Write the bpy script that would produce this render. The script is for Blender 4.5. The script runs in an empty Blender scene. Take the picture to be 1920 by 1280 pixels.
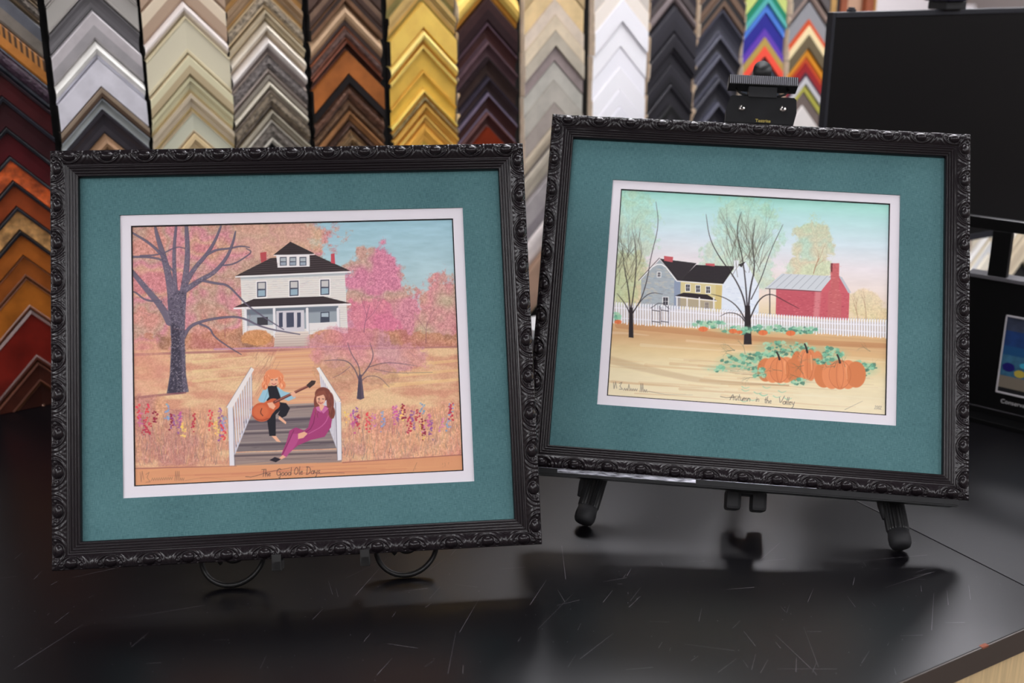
import bpy, bmesh, math, random
import numpy as np
from mathutils import Matrix, Vector

# ------------------------------------------------------------------ camera, world, exposure
scn = bpy.context.scene
COL = scn.collection
CT = 0.95                                    # height of the counter top
EYE = CT + 0.700
K = 0.700/0.671
PITCH = math.radians(18)
FPX = 2150.0
cam_d = bpy.data.cameras.new('camera'); cam = bpy.data.objects.new('camera', cam_d); COL.objects.link(cam)
cam.location = (0, 0, EYE); cam.rotation_euler = (math.pi/2-PITCH, 0, 0)
cam_d.sensor_width = 36; cam_d.lens = FPX/1920*36
cam_d.dof.use_dof = True; cam_d.dof.focus_distance = 1.41; cam_d.dof.aperture_fstop = 4.0
cam_d.clip_start = .05
scn.camera = cam
w = bpy.data.worlds.new('world'); scn.world = w; w.use_nodes = True
w.node_tree.nodes['Background'].inputs[0].default_value = (.8, .85, 1, 1)
w.node_tree.nodes['Background'].inputs[1].default_value = .12
vs = scn.view_settings
vs.view_transform = 'Standard'; vs.look = 'None'; vs.gamma = 1; vs.use_curve_mapping = False
vs.exposure = 0.0
LAMP = 25.0

# ------------------------------------------------------------------ coordinates
cP, sP = math.cos(PITCH), math.sin(PITCH)
def ray(x, y):
    a, b = (x-960)/FPX, (640-y)/FPX
    return Vector((a, cP+b*sP, -sP+b*cP))
def on_table(x, y, h=0.0):
    d = ray(x, y); t = (EYE-CT-h)/-d.z
    return Vector((0, 0, EYE))+d*t
PSI = math.radians(30.6)
U = Vector((math.cos(PSI), math.sin(PSI), 0)); V = Vector((-math.sin(PSI), math.cos(PSI), 0))
W0 = Vector((-0.813*K, 1.695*K, CT))
MW = Matrix(((U.x, V.x, 0, W0.x), (U.y, V.y, 0, W0.y), (0, 0, 1, W0.z), (0, 0, 0, 1)))   # (u, v, height above counter)
def plane_hit(x, y, o, n):
    d = ray(x, y); e = Vector((0, 0, EYE)); t = (o-e).dot(n)/d.dot(n)
    return e+d*t
def wall_h(u, v, ypx):                       # height on the wall seen at image row ypx above position u
    p = MW @ Vector((u, v, 0))
    b = (640-ypx)/FPX
    # depth along view = y*cP - (z-EYE)*sP ; up = y*sP+(z-EYE)*cP
    # up = b*depth
    y = p.y
    dz = (b*y*cP-y*sP)/(cP+b*sP)
    return EYE+dz-CT

# ------------------------------------------------------------------ materials
def srgb(c):
    r = []
    for v in c[:3]:
        v /= 255.0
        r.append(v/12.92 if v <= .04045 else ((v+.055)/1.055)**2.4)
    return r
MATS = {}
def mat(name, rgb, rough=.5, metal=0, noise=0, nscale=40, bump=0, bscale=200, spec=.5, stretch=None, rgb2=None, k=1.0, coat=0):
    if name in MATS: return MATS[name]
    m = bpy.data.materials.new(name); m.use_nodes = True
    nt = m.node_tree; N = nt.nodes; L = nt.links; b = N['Principled BSDF']
    c = [v*k for v in srgb(rgb)]
    b.inputs['Base Color'].default_value = (*c, 1); b.inputs['Roughness'].default_value = rough
    b.inputs['Metallic'].default_value = metal; b.inputs['Specular IOR Level'].default_value = spec
    if coat: b.inputs['Coat Weight'].default_value = coat
    if noise or bump:
        tc = N.new('ShaderNodeTexCoord'); mp = N.new('ShaderNodeMapping')
        L.new(tc.outputs['Object'], mp.inputs[0])
        if stretch: mp.inputs['Scale'].default_value = stretch
    if noise:
        n = N.new('ShaderNodeTexNoise'); n.inputs['Scale'].default_value = nscale; n.inputs['Detail'].default_value = 5
        L.new(mp.outputs[0], n.inputs['Vector'])
        mx = N.new('ShaderNodeMix'); mx.data_type = 'RGBA'
        c2 = [v*k for v in srgb(rgb2)] if rgb2 else [v*(1-noise) for v in c]
        c1 = c if rgb2 else [min(1, v*(1+noise*.6)) for v in c]
        mx.inputs[6].default_value = (*c1, 1); mx.inputs[7].default_value = (*c2, 1)
        rmp = N.new('ShaderNodeMapRange'); rmp.inputs[1].default_value = .35; rmp.inputs[2].default_value = .65
        L.new(n.outputs[0], rmp.inputs[0]); L.new(rmp.outputs[0], mx.inputs[0]); L.new(mx.outputs[2], b.inputs['Base Color'])
    if bump:
        n2 = N.new('ShaderNodeTexNoise'); n2.inputs['Scale'].default_value = bscale; n2.inputs['Detail'].default_value = 3
        L.new(mp.outputs[0], n2.inputs['Vector'])
        bp = N.new('ShaderNodeBump'); bp.inputs['Strength'].default_value = min(1, bump); bp.inputs['Distance'].default_value = .002
        L.new(n2.outputs[0], bp.inputs['Height']); L.new(bp.outputs[0], b.inputs['Normal'])
    MATS[name] = m
    return m

def linen_mat():
    m = bpy.data.materials.new('teal_linen'); m.use_nodes = True
    nt = m.node_tree; N = nt.nodes; L = nt.links; b = N['Principled BSDF']
    b.inputs['Roughness'].default_value = .85; b.inputs['Specular IOR Level'].default_value = .25
    tc = N.new('ShaderNodeTexCoord'); outs = []
    for sc in ((1500, 150, 1), (170, 1700, 1)):
        mp = N.new('ShaderNodeMapping'); mp.inputs['Scale'].default_value = sc
        n = N.new('ShaderNodeTexNoise'); n.inputs['Scale'].default_value = 1.0; n.inputs['Detail'].default_value = 2
        L.new(tc.outputs['Object'], mp.inputs[0]); L.new(mp.outputs[0], n.inputs['Vector']); outs.append(n)
    big = N.new('ShaderNodeTexNoise'); big.inputs['Scale'].default_value = 14; L.new(tc.outputs['Object'], big.inputs['Vector'])
    a = N.new('ShaderNodeMath'); a.operation = 'ADD'; L.new(outs[0].outputs[0], a.inputs[0]); L.new(outs[1].outputs[0], a.inputs[1])
    a2 = N.new('ShaderNodeMath'); a2.operation = 'MULTIPLY_ADD'; a2.inputs[1].default_value = .35
    L.new(big.outputs[0], a2.inputs[0]); L.new(a.outputs[0], a2.inputs[2])
    r = N.new('ShaderNodeMapRange'); r.inputs[1].default_value = .85; r.inputs[2].default_value = 1.5; L.new(a2.outputs[0], r.inputs[0])
    mx = N.new('ShaderNodeMix'); mx.data_type = 'RGBA'
    mx.inputs[6].default_value = (*srgb((60, 97, 101)), 1); mx.inputs[7].default_value = (*srgb((90, 129, 132)), 1)
    L.new(r.outputs[0], mx.inputs[0]); L.new(mx.outputs[2], b.inputs['Base Color'])
    bp = N.new('ShaderNodeBump'); bp.inputs['Strength'].default_value = .5; bp.inputs['Distance'].default_value = .0005
    L.new(a.outputs[0], bp.inputs['Height']); L.new(bp.outputs[0], b.inputs['Normal'])
    return m

def laminate_mat(name='black_laminate', base=(9, 8, 11), rough=.29):
    m = bpy.data.materials.new(name); m.use_nodes = True
    nt = m.node_tree; N = nt.nodes; L = nt.links; b = N['Principled BSDF']
    b.inputs['Specular IOR Level'].default_value = .30
    tc = N.new('ShaderNodeTexCoord')
    fine = N.new('ShaderNodeTexNoise'); fine.inputs['Scale'].default_value = 900; L.new(tc.outputs['Object'], fine.inputs['Vector'])
    smear = N.new('ShaderNodeTexNoise'); smear.inputs['Scale'].default_value = 6; smear.inputs['Detail'].default_value = 6; L.new(tc.outputs['Object'], smear.inputs['Vector'])
    rr = N.new('ShaderNodeMapRange'); rr.inputs[3].default_value = rough-.04; rr.inputs[4].default_value = rough+.07
    L.new(smear.outputs[0], rr.inputs[0]); L.new(rr.outputs[0], b.inputs['Roughness'])
    # dust specks
    vor = N.new('ShaderNodeTexVoronoi'); vor.inputs['Scale'].default_value = 45; L.new(tc.outputs['Object'], vor.inputs['Vector'])
    lt = N.new('ShaderNodeMath'); lt.operation = 'LESS_THAN'; lt.inputs[1].default_value = .035; L.new(vor.outputs['Distance'], lt.inputs[0])
    mx = N.new('ShaderNodeMix'); mx.data_type = 'RGBA'
    mx.inputs[6].default_value = (*srgb(base), 1); mx.inputs[7].default_value = (*srgb((60, 58, 62)), 1)
    L.new(lt.outputs[0], mx.inputs[0]); L.new(mx.outputs[2], b.inputs['Base Color'])
    bp = N.new('ShaderNodeBump'); bp.inputs['Strength'].default_value = .06; bp.inputs['Distance'].default_value = .0004
    L.new(fine.outputs[0], bp.inputs['Height']); L.new(bp.outputs[0], b.inputs['Normal'])
    return m

def emit_mat(name, col, s):
    m = bpy.data.materials.new(name); m.use_nodes = True
    b = m.node_tree.nodes['Principled BSDF']
    b.inputs['Emission Color'].default_value = (*col, 1); b.inputs['Emission Strength'].default_value = s
    return m

# ------------------------------------------------------------------ object helpers
def tag(o, label=None, cat=None, group=None, kind=None):
    if label: o['label'] = label
    if cat: o['category'] = cat
    if group: o['group'] = group
    if kind: o['kind'] = kind
    return o
def empty(name, mw, label, cat, group=None):
    o = bpy.data.objects.new(name, None); COL.objects.link(o); o.matrix_world = mw
    o.empty_display_size = .05
    return tag(o, label, cat, group)
def link(name, me, mats, parent=None, mw=None, smooth=False):
    o = bpy.data.objects.new(name, me); COL.objects.link(o)
    for m in (mats if isinstance(mats, (list, tuple)) else [mats]): me.materials.append(m)
    if parent: o.parent = parent
    elif mw is not None: o.matrix_world = mw
    if smooth:
        me.polygons.foreach_set('use_smooth', [True]*len(me.polygons))
    return o
class MB:
    def __init__(s): s.bm = bmesh.new(); s.mi = 0
    def _m(s, before):
        for f in s.bm.faces:
            if f.index == -1 or f not in before: f.material_index = s.mi
    def box(s, x0, x1, y0, y1, z0, z1, bev=0, mi=0, rot=None):
        r = bmesh.ops.create_cube(s.bm, size=1)
        vs_ = r['verts']
        for v in vs_:
            v.co = Vector((x0+(v.co.x+.5)*(x1-x0), y0+(v.co.y+.5)*(y1-y0), z0+(v.co.z+.5)*(z1-z0)))
        fs = set(f for v in vs_ for f in v.link_faces)
        for f in fs: f.material_index = mi
        if rot: bmesh.ops.transform(s.bm, matrix=rot, verts=vs_)
        if bev:
            es = list(set(e for v in vs_ for e in v.link_edges))
            bmesh.ops.bevel(s.bm, geom=es, offset=bev, segments=2, affect='EDGES', profile=.6)
        return s
    def poly(s, pts, mi=0):
        f = s.bm.faces.new([s.bm.verts.new(p) for p in pts]); f.material_index = mi; return s
    def prism(s, pts2, d0, d1, fn, mi=0):
        a = [s.bm.verts.new(fn(p, d0)) for p in pts2]; b = [s.bm.verts.new(fn(p, d1)) for p in pts2]
        n = len(pts2); fs = [s.bm.faces.new(a[::-1]), s.bm.faces.new(b)]
        for i in range(n): fs.append(s.bm.faces.new((a[i], a[(i+1) % n], b[(i+1) % n], b[i])))
        for f in fs: f.material_index = mi
        return s
    def tube(s, pts, rad, n=12, mi=0, closed=False, flute=0):
        pts = [Vector(p) for p in pts]; m = len(pts)
        rads = rad if isinstance(rad, (list, tuple)) else [rad]*m
        rings = []; prev = None
        for i, p in enumerate(pts):
            a = pts[(i-1) % m] if (closed or i > 0) else p
            b = pts[(i+1) % m] if (closed or i < m-1) else p
            t = (b-a).normalized()
            if prev is None:
                ref = Vector((0, 0, 1)) if abs(t.z) < .9 else Vector((1, 0, 0))
                x = t.cross(ref).normalized()
            else: x = (prev-t*prev.dot(t)).normalized()
            prev = x; y = t.cross(x)
            ring = []
            for k in range(n):
                an = 2*math.pi*k/n; rr = rads[i]*(1-(flute if k % 2 else 0))
                ring.append(s.bm.verts.new(p+x*math.cos(an)*rr+y*math.sin(an)*rr))
            rings.append(ring)
        fs = []
        for i in range(m if closed else m-1):
            A, B = rings[i], rings[(i+1) % m]
            for k in range(n): fs.append(s.bm.faces.new((A[k], A[(k+1) % n], B[(k+1) % n], B[k])))
        if not closed: fs += [s.bm.faces.new(rings[0][::-1]), s.bm.faces.new(rings[-1])]
        for f in fs: f.material_index = mi; f.smooth = (flute == 0)
        return s
    def cyl(s, c, axis, r, h, n=24, mi=0):
        c = Vector(c); a = Vector(axis).normalized()
        return s.tube([c-a*h/2, c+a*h/2], r, n, mi)
    def build(s, name, mats, parent=None, mw=None, smooth=False):
        bmesh.ops.recalc_face_normals(s.bm, faces=s.bm.faces)
        me = bpy.data.meshes.new(name); s.bm.to_mesh(me); s.bm.free()
        return link(name, me, mats, parent, mw, smooth)
def text_mesh(name, txt, size, material, parent, mloc, depth=.0002):
    cu = bpy.data.curves.new(name, 'FONT'); cu.body = txt; cu.size = size; cu.extrude = depth
    cu.align_x = 'LEFT'
    t = bpy.data.objects.new(name+'_tmp', cu); COL.objects.link(t)
    dg = bpy.context.evaluated_depsgraph_get()
    me = bpy.data.meshes.new_from_object(t.evaluated_get(dg))
    bpy.data.objects.remove(t, do_unlink=True); bpy.data.curves.remove(cu)
    me.materials.clear()
    o = link(name, me, material, parent); o.matrix_local = mloc
    return o

# ------------------------------------------------------------------ room shell (u, v, h frame of the display wall)
M_white = mat('painted_white_wall', (226, 220, 220), .7)
M_ceil = mat('ceiling_tile', (128, 124, 130), .9)
M_floor = mat('grey_floor', (92, 86, 82), .5, noise=.3, nscale=8)
HF, HC = -CT, 1.75
M_store = mat('store_wall_taupe', (112, 104, 100), .8)
def shell(name, x0, x1, y0, y1, z0, z1, m):
    return tag(MB().box(x0, x1, y0, y1, z0, z1).build(name, m, mw=MW), kind='structure')
shell('floor', -2.6, 6.2, -4.6, 3.2, HF-.06, HF, M_floor)
shell('ceiling', -2.6, 6.2, -4.6, 3.2, HC+.06, HC+.12, M_ceil)
shell('wall_back', -2.6, 6.2, 3.1, 3.2, HF, HC+.06, M_white)
shell('wall_left', -2.6, -2.5, -4.6, 3.1, HF, HC+.06, M_store)
shell('wall_right', 6.1, 6.2, -4.6, 3.1, HF, HC+.06, M_store)
shell('wall_front', -2.5, 6.1, -4.6, -4.5, HF, HC+.06, M_store)
shell('wall_partition', -2.5, 1.99, .05, .17, HF, .84, mat('partition_paint', (205, 200, 198), .8))

# ceiling lights: strips in rows running towards the display wall
UT = 2.72
M_diff = emit_mat('lamp_diffuser', (.975, .97, 1), LAMP)
M_diff2 = emit_mat('lamp_diffuser_bright', (.96, .94, 1), LAMP*1.6)
M_lampf = mat('lamp_frame_white', (230, 230, 230), .4)
def strip_light(u0, v0, lab, ln=1.2):
    e = empty('ceiling_light', MW @ Matrix.Translation((u0, v0, HC)), lab, 'ceiling light', 'strip lights in rows under the ceiling')
    MB().box(-.15, .15, .02, ln-.02, .0, .02, bev=.004).build('diffuser', M_diff2 if v0 > -.2 else M_diff, e)
    MB().box(-.17, .17, 0, ln, .021, .06).build('housing', M_lampf, e)
for u0, ks in ((UT, (-2, -1, 1, 2)), (UT-1.6, (2,)), (UT-2.9, (2,)), (UT-4.5, (0, 1, 2)), (UT+2.2, (-2, 1, 2))):  # side rows are unseen, some added to brighten the pictures and far wall
    for k in ks:
        strip_light(u0, -1.30-1.26*k, 'long white fluorescent strip light, unseen under the ceiling')

strip_light(1.62, .3, 'short white fluorescent light under the ceiling, beyond the display wall', .6)
# added unseen lights that brighten the moulding display
for ua in (.45, 1.72):
    e = empty('added_display_light', MW @ Matrix.Translation((ua, -.5, HC-.1)), 'long white strip light added out of view above the moulding display', 'ceiling light', 'added strip lights brightening the display')
    MB().box(0, 1.2, -.06, .06, 0, .03, bev=.004).build('diffuser', M_diff, e)
    MB().box(-.01, 1.21, -.07, .07, .031, .06).build('housing', M_lampf, e)
    for x in (.15, 1.05): MB().box(x-.004, x+.004, -.004, .004, .06, .16).build('hanger', M_lampf, e)

# ------------------------------------------------------------------ counter
SEAM = .933*K; VF = -1.23*K
M_lam = laminate_mat()
M_lam2 = laminate_mat('black_laminate_second', (13, 12, 15), .36)
M_edge = mat('dark_edge_band', (62, 52, 46), .45)
M_maple = mat('maple_panel', (214, 186, 140), .5, noise=.15, nscale=5, stretch=(30, 30, 2))
M_shade_brown = mat('shaded_cabinet_brown', (150, 100, 55), .5, noise=.2, nscale=5, stretch=(30, 30, 2))  # orange-brown shadow left of the maple, put in as a panel colour
def counter(name, u0, u1, lam, lab, panels, chips=()):
    e = empty(name, MW @ Matrix.Translation((u0, VF, HF)), lab, 'counter')
    Wd = u1-u0; D = .045-VF
    t = MB().box(0.0008, Wd-.0008, 0.0012, D, CT-.03, CT, bev=.0008).build('counter_top', lam, e)
    MB().box(0.0008, Wd-.0008, -.0006, .0012, CT-.0302, CT-.0004).build('edge_band', M_edge, e)
    for (a, b, m) in panels:
        MB().box(a, b, .02, .04, .08, CT-.03).build('cabinet_panel', m, e)
    MB().box(.02, Wd-.02, .04, D-.01, .0, CT-.03).build('cabinet_body', M_maple, e)
    return e
ctr = counter('service_counter', -1.5, SEAM, M_lam, 'black laminate counter with scratched top under both framed pictures',
        [(.0, .74, M_maple), (.75, 1.5, M_maple), (1.51, 2.294, M_shade_brown), (2.30, 2.47, M_maple)])
ctr2 = counter('service_counter', SEAM, 2.75, M_lam2, 'black laminate counter to the right of the seam, under the black screen',
        [(.0, .9, M_maple), (.91, 1.8, M_maple)])
# scratches and chips: shallow marks in the laminate
M_scr = mat('scratch_mark', (112, 108, 114), .55)
rs = random.Random(5)
sb = MB()
def scratch(p, q, wd):
    p = Vector(p); q = Vector(q); d = (q-p).normalized(); s = Vector((-d.y, d.x, 0))*wd/2
    z = Vector((0, 0, .00012))
    sb.poly([p-s+z, q-s*.4+z, q+s*.4+z, p+s+z])
inv = (MW @ Matrix.Translation((-1.5, VF, HF))).inverted()
for k in range(110):
    x = rs.uniform(700, 1850); y = rs.uniform(1040, 1270)
    if rs.random() < .25: x = rs.uniform(0, 700)
    p = inv @ on_table(x, y)
    an = rs.choice([.5, .55, 2.6, .8, 2.9, 1.2])+rs.uniform(-.25, .25)
    ln = rs.uniform(.004, .035) if rs.random() < .85 else rs.uniform(.05, .1)
    q = p+Vector((math.cos(an), math.sin(an), 0))*ln
    if p.x < 2.46 and q.x < 2.42 and p.y > .01 and q.y > .01: scratch(p, q, rs.uniform(.00015, .0004))
for k in range(60):
    x = rs.uniform(0, 1800); y = rs.uniform(1060, 1270); p = inv @ on_table(x, y)
    if .01 < p.y and p.x < 2.42: scratch(p, p+Vector((.0008, .0004, 0)), .0008)
sb.build('scratches', M_scr, ctr)['kind'] = 'stuff'
MB().box(2.283+.036, 2.293+.036, -.0009, .004, CT-.002, CT+.0002).build('chip', mat('chip_red_brown', (130, 70, 50), .8), ctr)

# ------------------------------------------------------------------ moulding display
M_black = mat('black_board', (14, 13, 14), .8)
bd = empty('display_board', MW @ Matrix.Translation((0, .0, 0)), 'black board on the wall carrying the rows of chevron moulding samples', 'display board')
MB().box(-.03, 1.757*K, .0125, .048, .002, .84).build('panel', M_black, bd)

def sample_mesh(hw, tv, style, th, cut=None):
    """V-shaped pair of mitred legs. profile = (d from top edge, height, colour slot)"""
    P = {
     'flat':  [(0, .72, 1), (.05, .95, 1), (.1, 1, 0), (.5, .97, 0), (.9, .93, 1), (1, .75, 1)],
     'wide':  [(0, .8, 1), (.06, 1, 1), (.1, .9, 0), (.5, .82, 0), (.86, .76, 0), (.9, .84, 1), (.96, .84, 1), (1, .6, 1)],
     'ridge': [(0, .45, 0), (.1, .7, 0), (.25, .93, 0), (.42, 1, 0), (.6, .93, 0), (.75, .7, 0), (.8, .55, 1), (.93, .5, 1), (1, .35, 1)],
     'scoop': [(0, .85, 1), (.06, 1, 1), (.16, .98, 1), (.22, .8, 0), (.4, .55, 0), (.65, .42, 0), (.85, .42, 0), (.88, .5, 1), (.96, .5, 1), (1, .35, 1)],
     'step':  [(0, .8, 1), (.08, 1, 0), (.3, 1, 0), (.32, .8, 1), (.45, .8, 0), (.47, .66, 1), (.62, .68, 0), (.8, .6, 0), (.84, .5, 1), (1, .4, 1)],
     'rope':  [(0, .7, 1), (.1, .8, 1), (.14, .72, 0), (.3, .98, 2), (.5, 1, 2), (.68, .9, 2), (.74, .65, 0), (.86, .7, 1), (1, .4, 1)],
     'edge':  [(0, .9, 1), (.05, 1, 1), (.16, .96, 1), (.19, .7, 0), (.5, .66, 0), (.97, .64, 0), (1, .5, 0)],
     'plain': [(0, .86, 0), (.03, 1, 0), (.5, 1, 0), (.97, 1, 0), (1, .9, 0)],
    }[style]
    bm = bmesh.new()
    cols = []
    sect = [(0, 0, 3)]+P+[(1, 0, 3)]
    for x in (-hw, 0, hw):
        cols.append([bm.verts.new((x, -z*th, -abs(x)-d*tv)) for d, z, _ in sect])
    n = len(sect)
    for a, b in ((0, 1), (1, 2)):
        for i in range(n-1):
            f = bm.faces.new((cols[a][i], cols[a][i+1], cols[b][i+1], cols[b][i]))
            mi = sect[i+1][2] if 0 < i < n-2 else (P[0][2] if i == 0 else P[-1][2])
            f.material_index = mi
        f = bm.faces.new((cols[a][0], cols[b][0], cols[b][-1], cols[a][-1])); f.material_index = 3
    for c in (cols[0], cols[2]):
        f = bm.faces.new(c); f.material_index = 3
    bmesh.ops.recalc_face_normals(bm, faces=bm.faces)
    if cut is not None:
        g = bmesh.ops.bisect_plane(bm, geom=bm.verts[:]+bm.edges[:]+bm.faces[:], plane_co=(0, 0, cut), plane_no=(0, 0, 1), clear_inner=True)
        es_ = [x for x in g['geom_cut'] if isinstance(x, bmesh.types.BMEdge)]
        if es_: bmesh.ops.contextual_create(bm, geom=es_)
    me = bpy.data.meshes.new('moulding_sample'); bm.to_mesh(me); bm.free()
    return me
M_raw = mat('raw_wood_end', (244, 226, 204), .8, noise=.12, nscale=60)
M_dkend = mat('dark_stained_end', (34, 30, 28), .8)
ORD = ['topmost', 'second from the top', 'third from the top', 'fourth from the top', 'fifth from the top', 'sixth from the top',
       'seventh from the top', 'eighth from the top', 'ninth from the top', 'tenth from the top', 'eleventh from the top', 'twelfth from the top', 'thirteenth from the top', 'fourteenth from the top', 'fifteenth from the top', 'sixteenth from the top']
def colmat(c, fin):
    key = 'moulding_%s_%d_%d_%d' % (fin, *c)
    c = tuple(min(253, int(v*1.045)) for v in c)
    if fin == 'leaf': return mat(key, c, .38, .3, noise=.12, nscale=30, k=1.15)
    if fin == 'gloss': return mat(key, c, .22, 0, noise=.1, nscale=50)
    if fin == 'wood': return mat(key, c, .55, 0, noise=.16, nscale=25, stretch=(1, 1, 1))
    if fin == 'speck': return mat(key, c, .35, .3, noise=.6, nscale=160, bump=1, bscale=180)
    if fin == 'antique': return mat(key, c, .35, .1, noise=.35, nscale=22)
    if fin == 'bars':
        if key in MATS: return MATS[key]
        m = mat(key, c, .45); N = m.node_tree.nodes; L = m.node_tree.links
        tc = N.new('ShaderNodeTexCoord'); wv = N.new('ShaderNodeTexWave'); wv.inputs['Scale'].default_value = 42; wv.inputs['Distortion'].default_value = .6
        L.new(tc.outputs['Object'], wv.inputs['Vector'])
        mx = N.new('ShaderNodeMix'); mx.data_type = 'RGBA'; mx.inputs[6].default_value = (*srgb((52, 34, 22)), 1); mx.inputs[7].default_value = (*srgb(c), 1)
        L.new(wv.outputs['Fac'], mx.inputs[0]); L.new(mx.outputs[2], N['Principled BSDF'].inputs['Base Color'])
        return m
    if fin == 'orn': return mat(key, c, .5, .1, noise=.55, nscale=70, bump=.8, bscale=90)
    return mat(key, c, .5)
def column(u0, u1, fin, coldesc, items, group):
    u0 *= K; u1 *= K; uc = (u0+u1)/2; hw = (u1-u0)/2
    if items[0][0] < 0:
        t0 = items[0]; items = [(min(-112, t0[0]-34), t0[1], tuple(int(v*.86) for v in t0[2]), t0[3], t0[4]+' toned')+tuple(t0[5:])]+list(items)
    for k, it in enumerate(items[:-1]):
        y, style, c, c2, desc = it[:5]
        f = it[5] if len(it) > 5 else fin
        th = (.018, .021, .016, .023, .019)[(k*2+len(items)) % 5]
        h0 = wall_h(uc, -.012, y); h1 = wall_h(uc, -.012, items[k+1][0])
        me = sample_mesh(hw-.0004*(k % 3), (h0-h1)-.0006, style, th, -h0+.001 if h0-hw < .05 else None)
        spk = colmat(tuple(int(v*.9) for v in c), 'speck') if style == 'rope' else colmat(c, f)
        o = link('moulding_sample', me, [colmat(c, f), colmat(c2, {'speck': 'leaf', 'bars': 'antique'}.get(f, f)), spk, M_raw if u0 > .8*K else M_dkend], mw=MW @ Matrix.Translation((uc, .012, h0)))
        tag(o, '%s chevron sample, %s in the %s' % (desc, ORD[k], coldesc), 'moulding sample', group)
G = 'chevron moulding samples on the display wall'
column(-.0, .131, 'antique', 'leftmost column', [
 (-75, 'rope', (120, 110, 100), (130, 112, 92), 'tan grey textured'),
 (-38, 'flat', (92, 94, 102), (120, 112, 104), 'wide blue-grey'),
 (28, 'flat', (176, 118, 60), (180, 116, 54), 'gold barred', 'bars'),
 (80, 'rope', (70, 52, 66), (48, 50, 60), 'blue and red scrollwork', 'orn'),
 (130, 'edge', (66, 18, 22), (40, 30, 36), 'dark red'),
 (181, 'edge', (50, 20, 24), (36, 36, 44), 'dim dark red'),
 (240, 'edge', (70, 16, 22), (26, 28, 34), 'deep red black-edged'),
 (295, 'edge', (190, 84, 34), (26, 28, 34), 'bright orange black-edged', 'orn'),
 (341, 'edge', (134, 60, 28), (26, 28, 34), 'rust brown black-edged'),
 (389, 'edge', (186, 138, 84), (24, 26, 32), 'pale gold black-edged', 'orn'),
 (433, 'edge', (158, 88, 32), (24, 26, 32), 'amber black-edged'),
 (481, 'wide', (142, 76, 30), (98, 58, 36), 'brown-orange'),
 (522, 'wide', (160, 92, 30), (98, 56, 34), 'mottled amber'),
 (583, 'wide', (108, 26, 18), (72, 36, 26), 'dark red brown-edged'),
 (622, 'wide', (122, 28, 16), (110, 62, 44), 'brighter red brown-edged'),
 (681, 'wide', (66, 30, 22), (90, 52, 38), 'dark brown'),
 (718, 'wide', (48, 22, 16), (92, 58, 38), 'darkest brown'), (765,)][:14]+[(681,)], G)
column(-.0, .131, 'antique', 'leftmost column near the counter', [
 (681, 'wide', (66, 30, 22), (90, 52, 38), 'dark brown'),
 (718, 'wide', (48, 22, 16), (92, 58, 38), 'darkest brown'), (768,)], G)
column(.141, .274, 'leaf', 'silver column', [
 (-75, 'wide', (168, 164, 158), (150, 145, 140), 'light grey', 'flat'),
 (-22, 'scoop', (112, 110, 112), (100, 98, 100), 'mid grey scooped', 'flat'),
 (19, 'flat', (186, 180, 182), (160, 156, 158), 'wide smooth silver'),
 (76, 'ridge', (214, 212, 206), (196, 196, 200), 'pale silver ridged'),
 (112, 'plain', (208, 206, 214), (200, 200, 206), 'broad silver leaf'),
 (163, 'flat', (152, 134, 116), (90, 72, 60), 'narrow bronze-brown'),
 (184, 'scoop', (170, 174, 172), (180, 186, 192), 'blue-grey'),
 (207, 'scoop', (62, 58, 64), (52, 48, 54), 'charcoal'),
 (252, 'ridge', (140, 108, 80), (70, 60, 56), 'small bronze'), (292,)], G)
column(.279, .412, 'plain', 'cream column', [
 (-62, 'flat', (218, 200, 176), (176, 150, 128), 'pinkish cream'),
 (1, 'ridge', (230, 220, 214), (212, 200, 184), 'pale rounded cream'),
 (30, 'wide', (212, 204, 178), (196, 184, 152), 'widest plain cream'),
 (102, 'flat', (212, 204, 170), (184, 166, 132), 'yellow cream'),
 (142, 'step', (202, 196, 158), (206, 190, 150), 'greenish cream'),
 (175, 'step', (186, 172, 148), (204, 184, 134), 'taupe cream with gold lines'),
 (209, 'wide', (194, 194, 174), (168, 152, 124), 'pale sage beaded'),
 (250, 'step', (204, 180, 138), (186, 146, 96), 'pale gold'), (292,)], G)
column(.413, .541, 'leaf', 'champagne column', [
 (-55, 'step', (150, 124, 96), (184, 150, 100), 'brown and gold'),
 (-18, 'rope', (176, 160, 138), (178, 158, 126), 'glittery champagne'),
 (18, 'step', (186, 172, 144), (160, 146, 118), 'champagne'),
 (40, 'ridge', (206, 196, 178), (186, 172, 150), 'light champagne rounded'),
 (67, 'ridge', (214, 206, 200), (160, 146, 142), 'pale pinkish'),
 (97, 'rope', (132, 124, 120), (150, 136, 128), 'dark grey glitter', 'speck'),
 (140, 'flat', (146, 138, 126), (134, 126, 116), 'grey-brown', 'flat'),
 (151, 'ridge', (210, 202, 184), (190, 180, 160), 'narrow light ridged'),
 (169, 'rope', (140, 126, 108), (110, 98, 88), 'beaded dark champagne', 'orn'),
 (206, 'step', (172, 164, 146), (146, 132, 110), 'taupe'),
 (225, 'rope', (128, 120, 112), (208, 202, 190), 'grey glitter with white edge', 'speck'), (270,)], G)
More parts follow.
